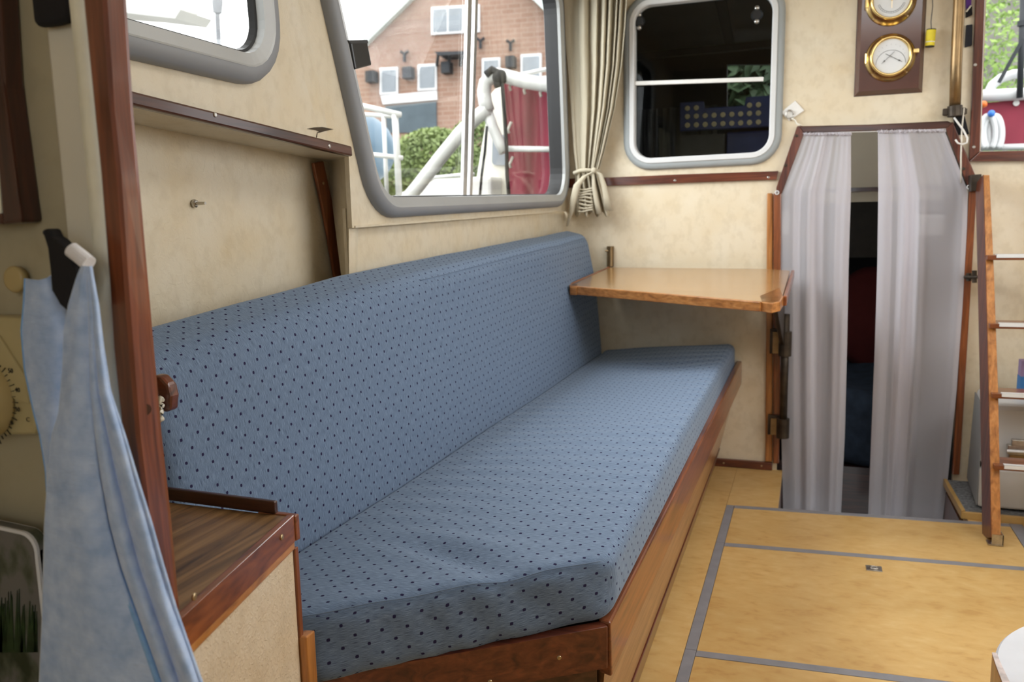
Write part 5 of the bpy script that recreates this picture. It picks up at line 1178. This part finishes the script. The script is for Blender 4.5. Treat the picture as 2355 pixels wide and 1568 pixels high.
def plant(name, label, cent, rad, n, size, seed, mat, cat):
    b = thing(name, label, cat, (cent[0], cent[1], cent[2] - rad[2]))
    f = obj('foliage', leaves(cent, rad, n, size, seed), mat, b); f['kind'] = 'stuff'
    obj('stem', MB().tube([(cent[0], cent[1], min(0.6, cent[2] - rad[2] * 0.9)), (cent[0] + 0.1, cent[1], cent[2])], [rad[0] * 0.06, rad[0] * 0.03], 8), 'dark_mahogany_Z', b)
p = PY(1000, 375, 14); plant('bush', 'loose green bush in front of the blue garage door', p, (0.9, 0.7, 0.62), 5200, 0.055, 5, 'bush_leaves', 'bush')
p = PY(925, 400, 15); plant('bush', 'brownish green bush beside the blue float and railing', p, (0.55, 0.5, 0.55), 2600, 0.05, 6, 'bush_leaves', 'bush')
p = PY(1110, 345, 15); plant('bush', 'green bush half hidden by the white davit tube', p, (0.75, 0.5, 0.65), 3000, 0.055, 8, 'bush_leaves', 'bush')
p = PY(1735, 205, 8.3); plant('hedge', 'dark green foliage seen far off through the bulkhead window', (p.x, 8.3, p.z), (1.5, 0.7, 1.1), 9000, 0.10, 21, 'hedge_leaves', 'bush')
lp_ = thing('street_lamp', 'slim grey street lamp seen through the small window', 'lamp', PY(505, 130, 16))
obj('post', MB().tube([PY(506, 170, 16), PY(500, 30, 16)], 0.055, 10), 'grey_frame', lp_); obj('lantern', MB().tube([PY(500, 30, 16), PY(500, 5, 16), PY(499, -30, 16)], [0.10, 0.12, 0.10], 12), 'grey_frame', lp_)
# railings and blue float
YN = 4.6
def tubeY(pts, r, y=YN, n=12): return MB().tube([PY(a, b, y) for a, b in pts], r, n)
rg = thing('boat_railing', 'white tubular railing of the neighbouring boat beside the blue float', 'railing', PY(905, 450, YN))
obj('top_tube', tubeY(((700, 190), (780, 227), (830, 243), (921, 264)), 0.018), 'boat_white', rg, smooth=True)
obj('second_tube', tubeY(((800, 261), (850, 264), (915, 268)), 0.014, YN + 0.3), 'boat_white', rg, smooth=True)
obj('mid_tube', tubeY(((780, 352), (850, 355), (925, 363)), 0.015), 'boat_white', rg, smooth=True)
obj('stanchion', tubeY(((908, 264), (912, 330), (918, 452)), 0.020), 'boat_white', rg, smooth=True)
obj('stanchion', tubeY(((882, 266), (886, 360), (890, 452)), 0.014, YN + 0.3), 'boat_white', rg, smooth=True)
cF = PY(828, 345, 5.6); fb_ = thing('round_float', 'large round dusty blue float behind the white railing', 'float', cF - Vector((0, 0, 0.28)))
rF = (PY(902, 345, 5.6) - cF).length
o = obj('ball', MB().ball(cF, rF, 40), 'blue_ball', fb_, smooth=True, sub=1)
# davit: thick bent white tube with guy tubes
dv = thing('white_davit', 'thick bent white davit tube arching over the neighbouring deck', 'davit', PY(930, 450, YN))
obj('main_tube', tubeY(((900, 500), (960, 430), (1010, 366), (1060, 305), (1098, 268), (1122, 250)), 0.042, YN, 16), 'boat_white', dv, smooth=True)
obj('arch_tube', tubeY(((1122, 255), (1116, 235), (1113, 210), (1117, 190), (1128, 178), (1145, 172), (1165, 176), (1210, 188), (1275, 198), (1298, 201)), 0.040, YN, 16), 'boat_white', dv, smooth=True)
obj('brace_tube', tubeY(((1118, 245), (1132, 290), (1150, 330), (1160, 350)), 0.032, YN + 0.02, 16), 'boat_white', dv, smooth=True)
obj('rope_wrap', tubeY(((1118, 172), (1132, 160), (1145, 168), (1152, 180), (1148, 192), (1138, 195)), 0.022, YN - 0.04), 'black_rope', dv, smooth=True)
obj('rope_knot', MB().ball(PY(1150, 178, YN - 0.03), 0.045), 'black_rope', dv, smooth=True)
obj('rope', tubeY(((1155, 190), (1160, 260), (1165, 340), (1166, 400), (1172, 470)), 0.011, YN - 0.04), 'black_rope', dv, smooth=True)
obj('rope', tubeY(((1120, 290), (1115, 350), (1108, 400), (1102, 470)), 0.008, YN - 0.04), 'black_rope', dv, smooth=True)
rc = thing('red_dodger', 'dark red canvas dodger laced below the white rail of the neighbouring boat', 'canvas screen', PY(1220, 460, YN + 0.05))
def can(u, v): 
    x = 1160 + 6 * v + u * (136 - 6 * v); y = 186 + u * 17 + v * (285 - u * 6); return PY(x, y, YN + 0.10 + 0.018 * math.sin(u * 14 + v))
obj('canvas', MB().grid(can, 60, 30), 'red_canvas', rc, smooth=True, solid=0.004)
for x, y in ((1172, 192), (1205, 200), (1242, 206), (1168, 290), (1172, 370)):
    obj('lashing', tubeY(((x + 8, y - 10), (x, y + 8), (x + 3, y + 16)), 0.009, YN + 0.03, 8), 'white_cord', rc, smooth=True)
rg2 = thing('side_rail', 'straight white rail running across the red canvas dodger', 'rail', PY(1220, 345, YN))
obj('tube', tubeY(((1166, 342), (1240, 343), (1298, 344)), 0.017), 'boat_white', rg2, smooth=True)
rg3 = thing('boat_railing', 'thin white upper railing rising behind the bent davit tube', 'railing', PY(1220, 170, YN + 0.8))
obj('tube', tubeY(((1160, 180), (1262, 158), (1296, 151)), 0.014, YN + .8), 'boat_white', rg3, smooth=True); obj('tube', tubeY(((1180, 190), (1262, 177), (1296, 171)), 0.012, YN + .8), 'boat_white', rg3, smooth=True)
nb = thing('neighbour_boat', 'white cabin and deck of the boat moored alongside', 'boat', PY(1120, 480, 5.4))
obj('cabin_side', MB().prism([PY(x, y, 5.4) for x, y in ((1084, 480), (1108, 330), (1128, 215), (1145, 195), (1292, 195), (1292, 480))], (-0.3, 1.0, 0)), 'boat_cream', nb, bevel=0.03)
obj('deck_box', MB().prism([PY(x, y, 5.2) for x, y in ((900, 452), (960, 425), (1000, 412), (1130, 404), (1130, 520), (900, 520))], (0, 1.4, 0)), 'boat_white', nb, bevel=0.03)
obj('porthole', MB().prism([PY(x, y, 5.38) for x, y in rounded([(1133, 310), (1170, 310), (1170, 380), (1131, 380)], 10)], (0, 0.05, 0)), 'house_glass', nb)
obj('deck_rail', tubeY(((960, 432), (1000, 408), (1060, 402), (1090, 400)), 0.012, 5.1), 'boat_white', nb, smooth=True)
obj('hull', MB().box((-6.5, 5.0, -1.3), (-1.95, 6.8, PY(1000, 450, 5.2).z - 0.05)), 'hull_pale', nb)
wb_ = thing('white_boat', 'bright white boat superstructure glimpsed through the small window', 'boat', PY(380, 40, 9))
obj('cabin', MB().prism([PY(x, y, 9) for x, y in ((150, -60), (390, -60), (385, 0), (372, 26), (415, 22), (402, 42), (300, 30), (150, 20))], (0, 0.6, 0)), 'boat_white', wb_)
# ================================================================== OUTSIDE, forward starboard
YS = 6.2
p = PY(2300, 80, 9.5); plant('tree', 'fresh light green tree outside the starboard window', (p.x + 0.2, 9.5, p.z), (1.0, 0.8, 1.3), 9000, 0.036, 11, 'tree_leaves', 'tree')
br_ = obj('garden_wall', MB().prism([PY(x, y, 14) for x, y in ((2180, -40), (2700, -40), (2700, 420), (2180, 420))], (0, 0.3, 0)), 'gravel'); tag(br_, 'pale stone wall behind the light green tree', 'wall')
rs = thing('red_dodger', 'wine red canvas dodger under a white tube outside the starboard window', 'canvas screen', PY(2320, 350, YS))
obj('canvas', MB().prism([PY(x, y, YS) for x, y in ((2250, 238), (2355, 228), (2520, 215), (2520, 345), (2250, 338))], (0, 0.01, 0)), 'red_canvas', rs)
obj('grommet', MB().lathe(PY(2337, 237, YS - 0.01), (0, -1, 0), [(0.018, 0), (0.018, 0.006), (0.008, 0.006)], 16), 'white_plastic', rs)
rt = thing('white_rail', 'thick white horizontal tube with a curved arch above the wine red canvas', 'rail', PY(2310, 220, YS))
obj('tube', MB().tube([PY(2230, 222, YS - 0.03), PY(2355, 216, YS - 0.03), PY(2500, 212, YS - 0.03)], 0.038, 14), 'white_paint', rt, smooth=True)
obj('arch', MB().tube([PY(x, y, YS + 0.03) for x, y in ((2272, 216), (2283, 195), (2302, 180), (2330, 171), (2360, 168), (2400, 168))], 0.030, 12), 'white_paint', rt, smooth=True)
obj('lower_tube', MB().tube([PY(2240, 340, YS - 0.03), PY(2500, 334, YS - 0.03)], 0.020, 12), 'white_paint', rt, smooth=True)
ms = thing('black_mast', 'black pole with a slanting strap outside the starboard window', 'pole', PY(2345, 225, YS - 0.1))
obj('pole', MB().tube([PY(2345, 225, YS - 0.1), PY(2354, -20, YS - 0.1)], 0.018, 12), 'dark_iron', ms, smooth=True)
obj('collar', MB().tube([PY(2350, 60, YS - 0.1), PY(2351, 48, YS - 0.1)], 0.026, 12), 'dark_iron', ms)
obj('strap', MB().bar(PY(2352, 90, YS - 0.12), PY(2297, 190, YS - 0.12), 0.006, 0.022), 'dark_iron', ms)
hs = thing('hose_coil', 'coiled thick white hose hanging below the tube outside the starboard window', 'hose', PY(2280, 345, YS - 0.1))
for cx_, w_, ph in ((2272, 17, 0), (2283, 20, 0.3), (2290, 15, 0.6)):
    obj('loop', MB().tube([PY(cx_ + w_ * math.sin(t), 306 - 40 * math.cos(t), YS - 0.10 + ph * 0.05) for t in [(-2.6 + 5.2 * k / 24) for k in range(25)]], 0.017, 10), 'white_paint', hs, smooth=True)
for x, y, mt, lb in ((2262, 240, 'orange_plastic', 'small orange ball float beside the white hose coil'), (2280, 261, 'blue_plastic', 'small blue ball float above the white hose coil')):
    tag(obj('ball_float', MB().ball(PY(x, y, YS - 0.12), 0.022), mt, smooth=True), lb, 'float')
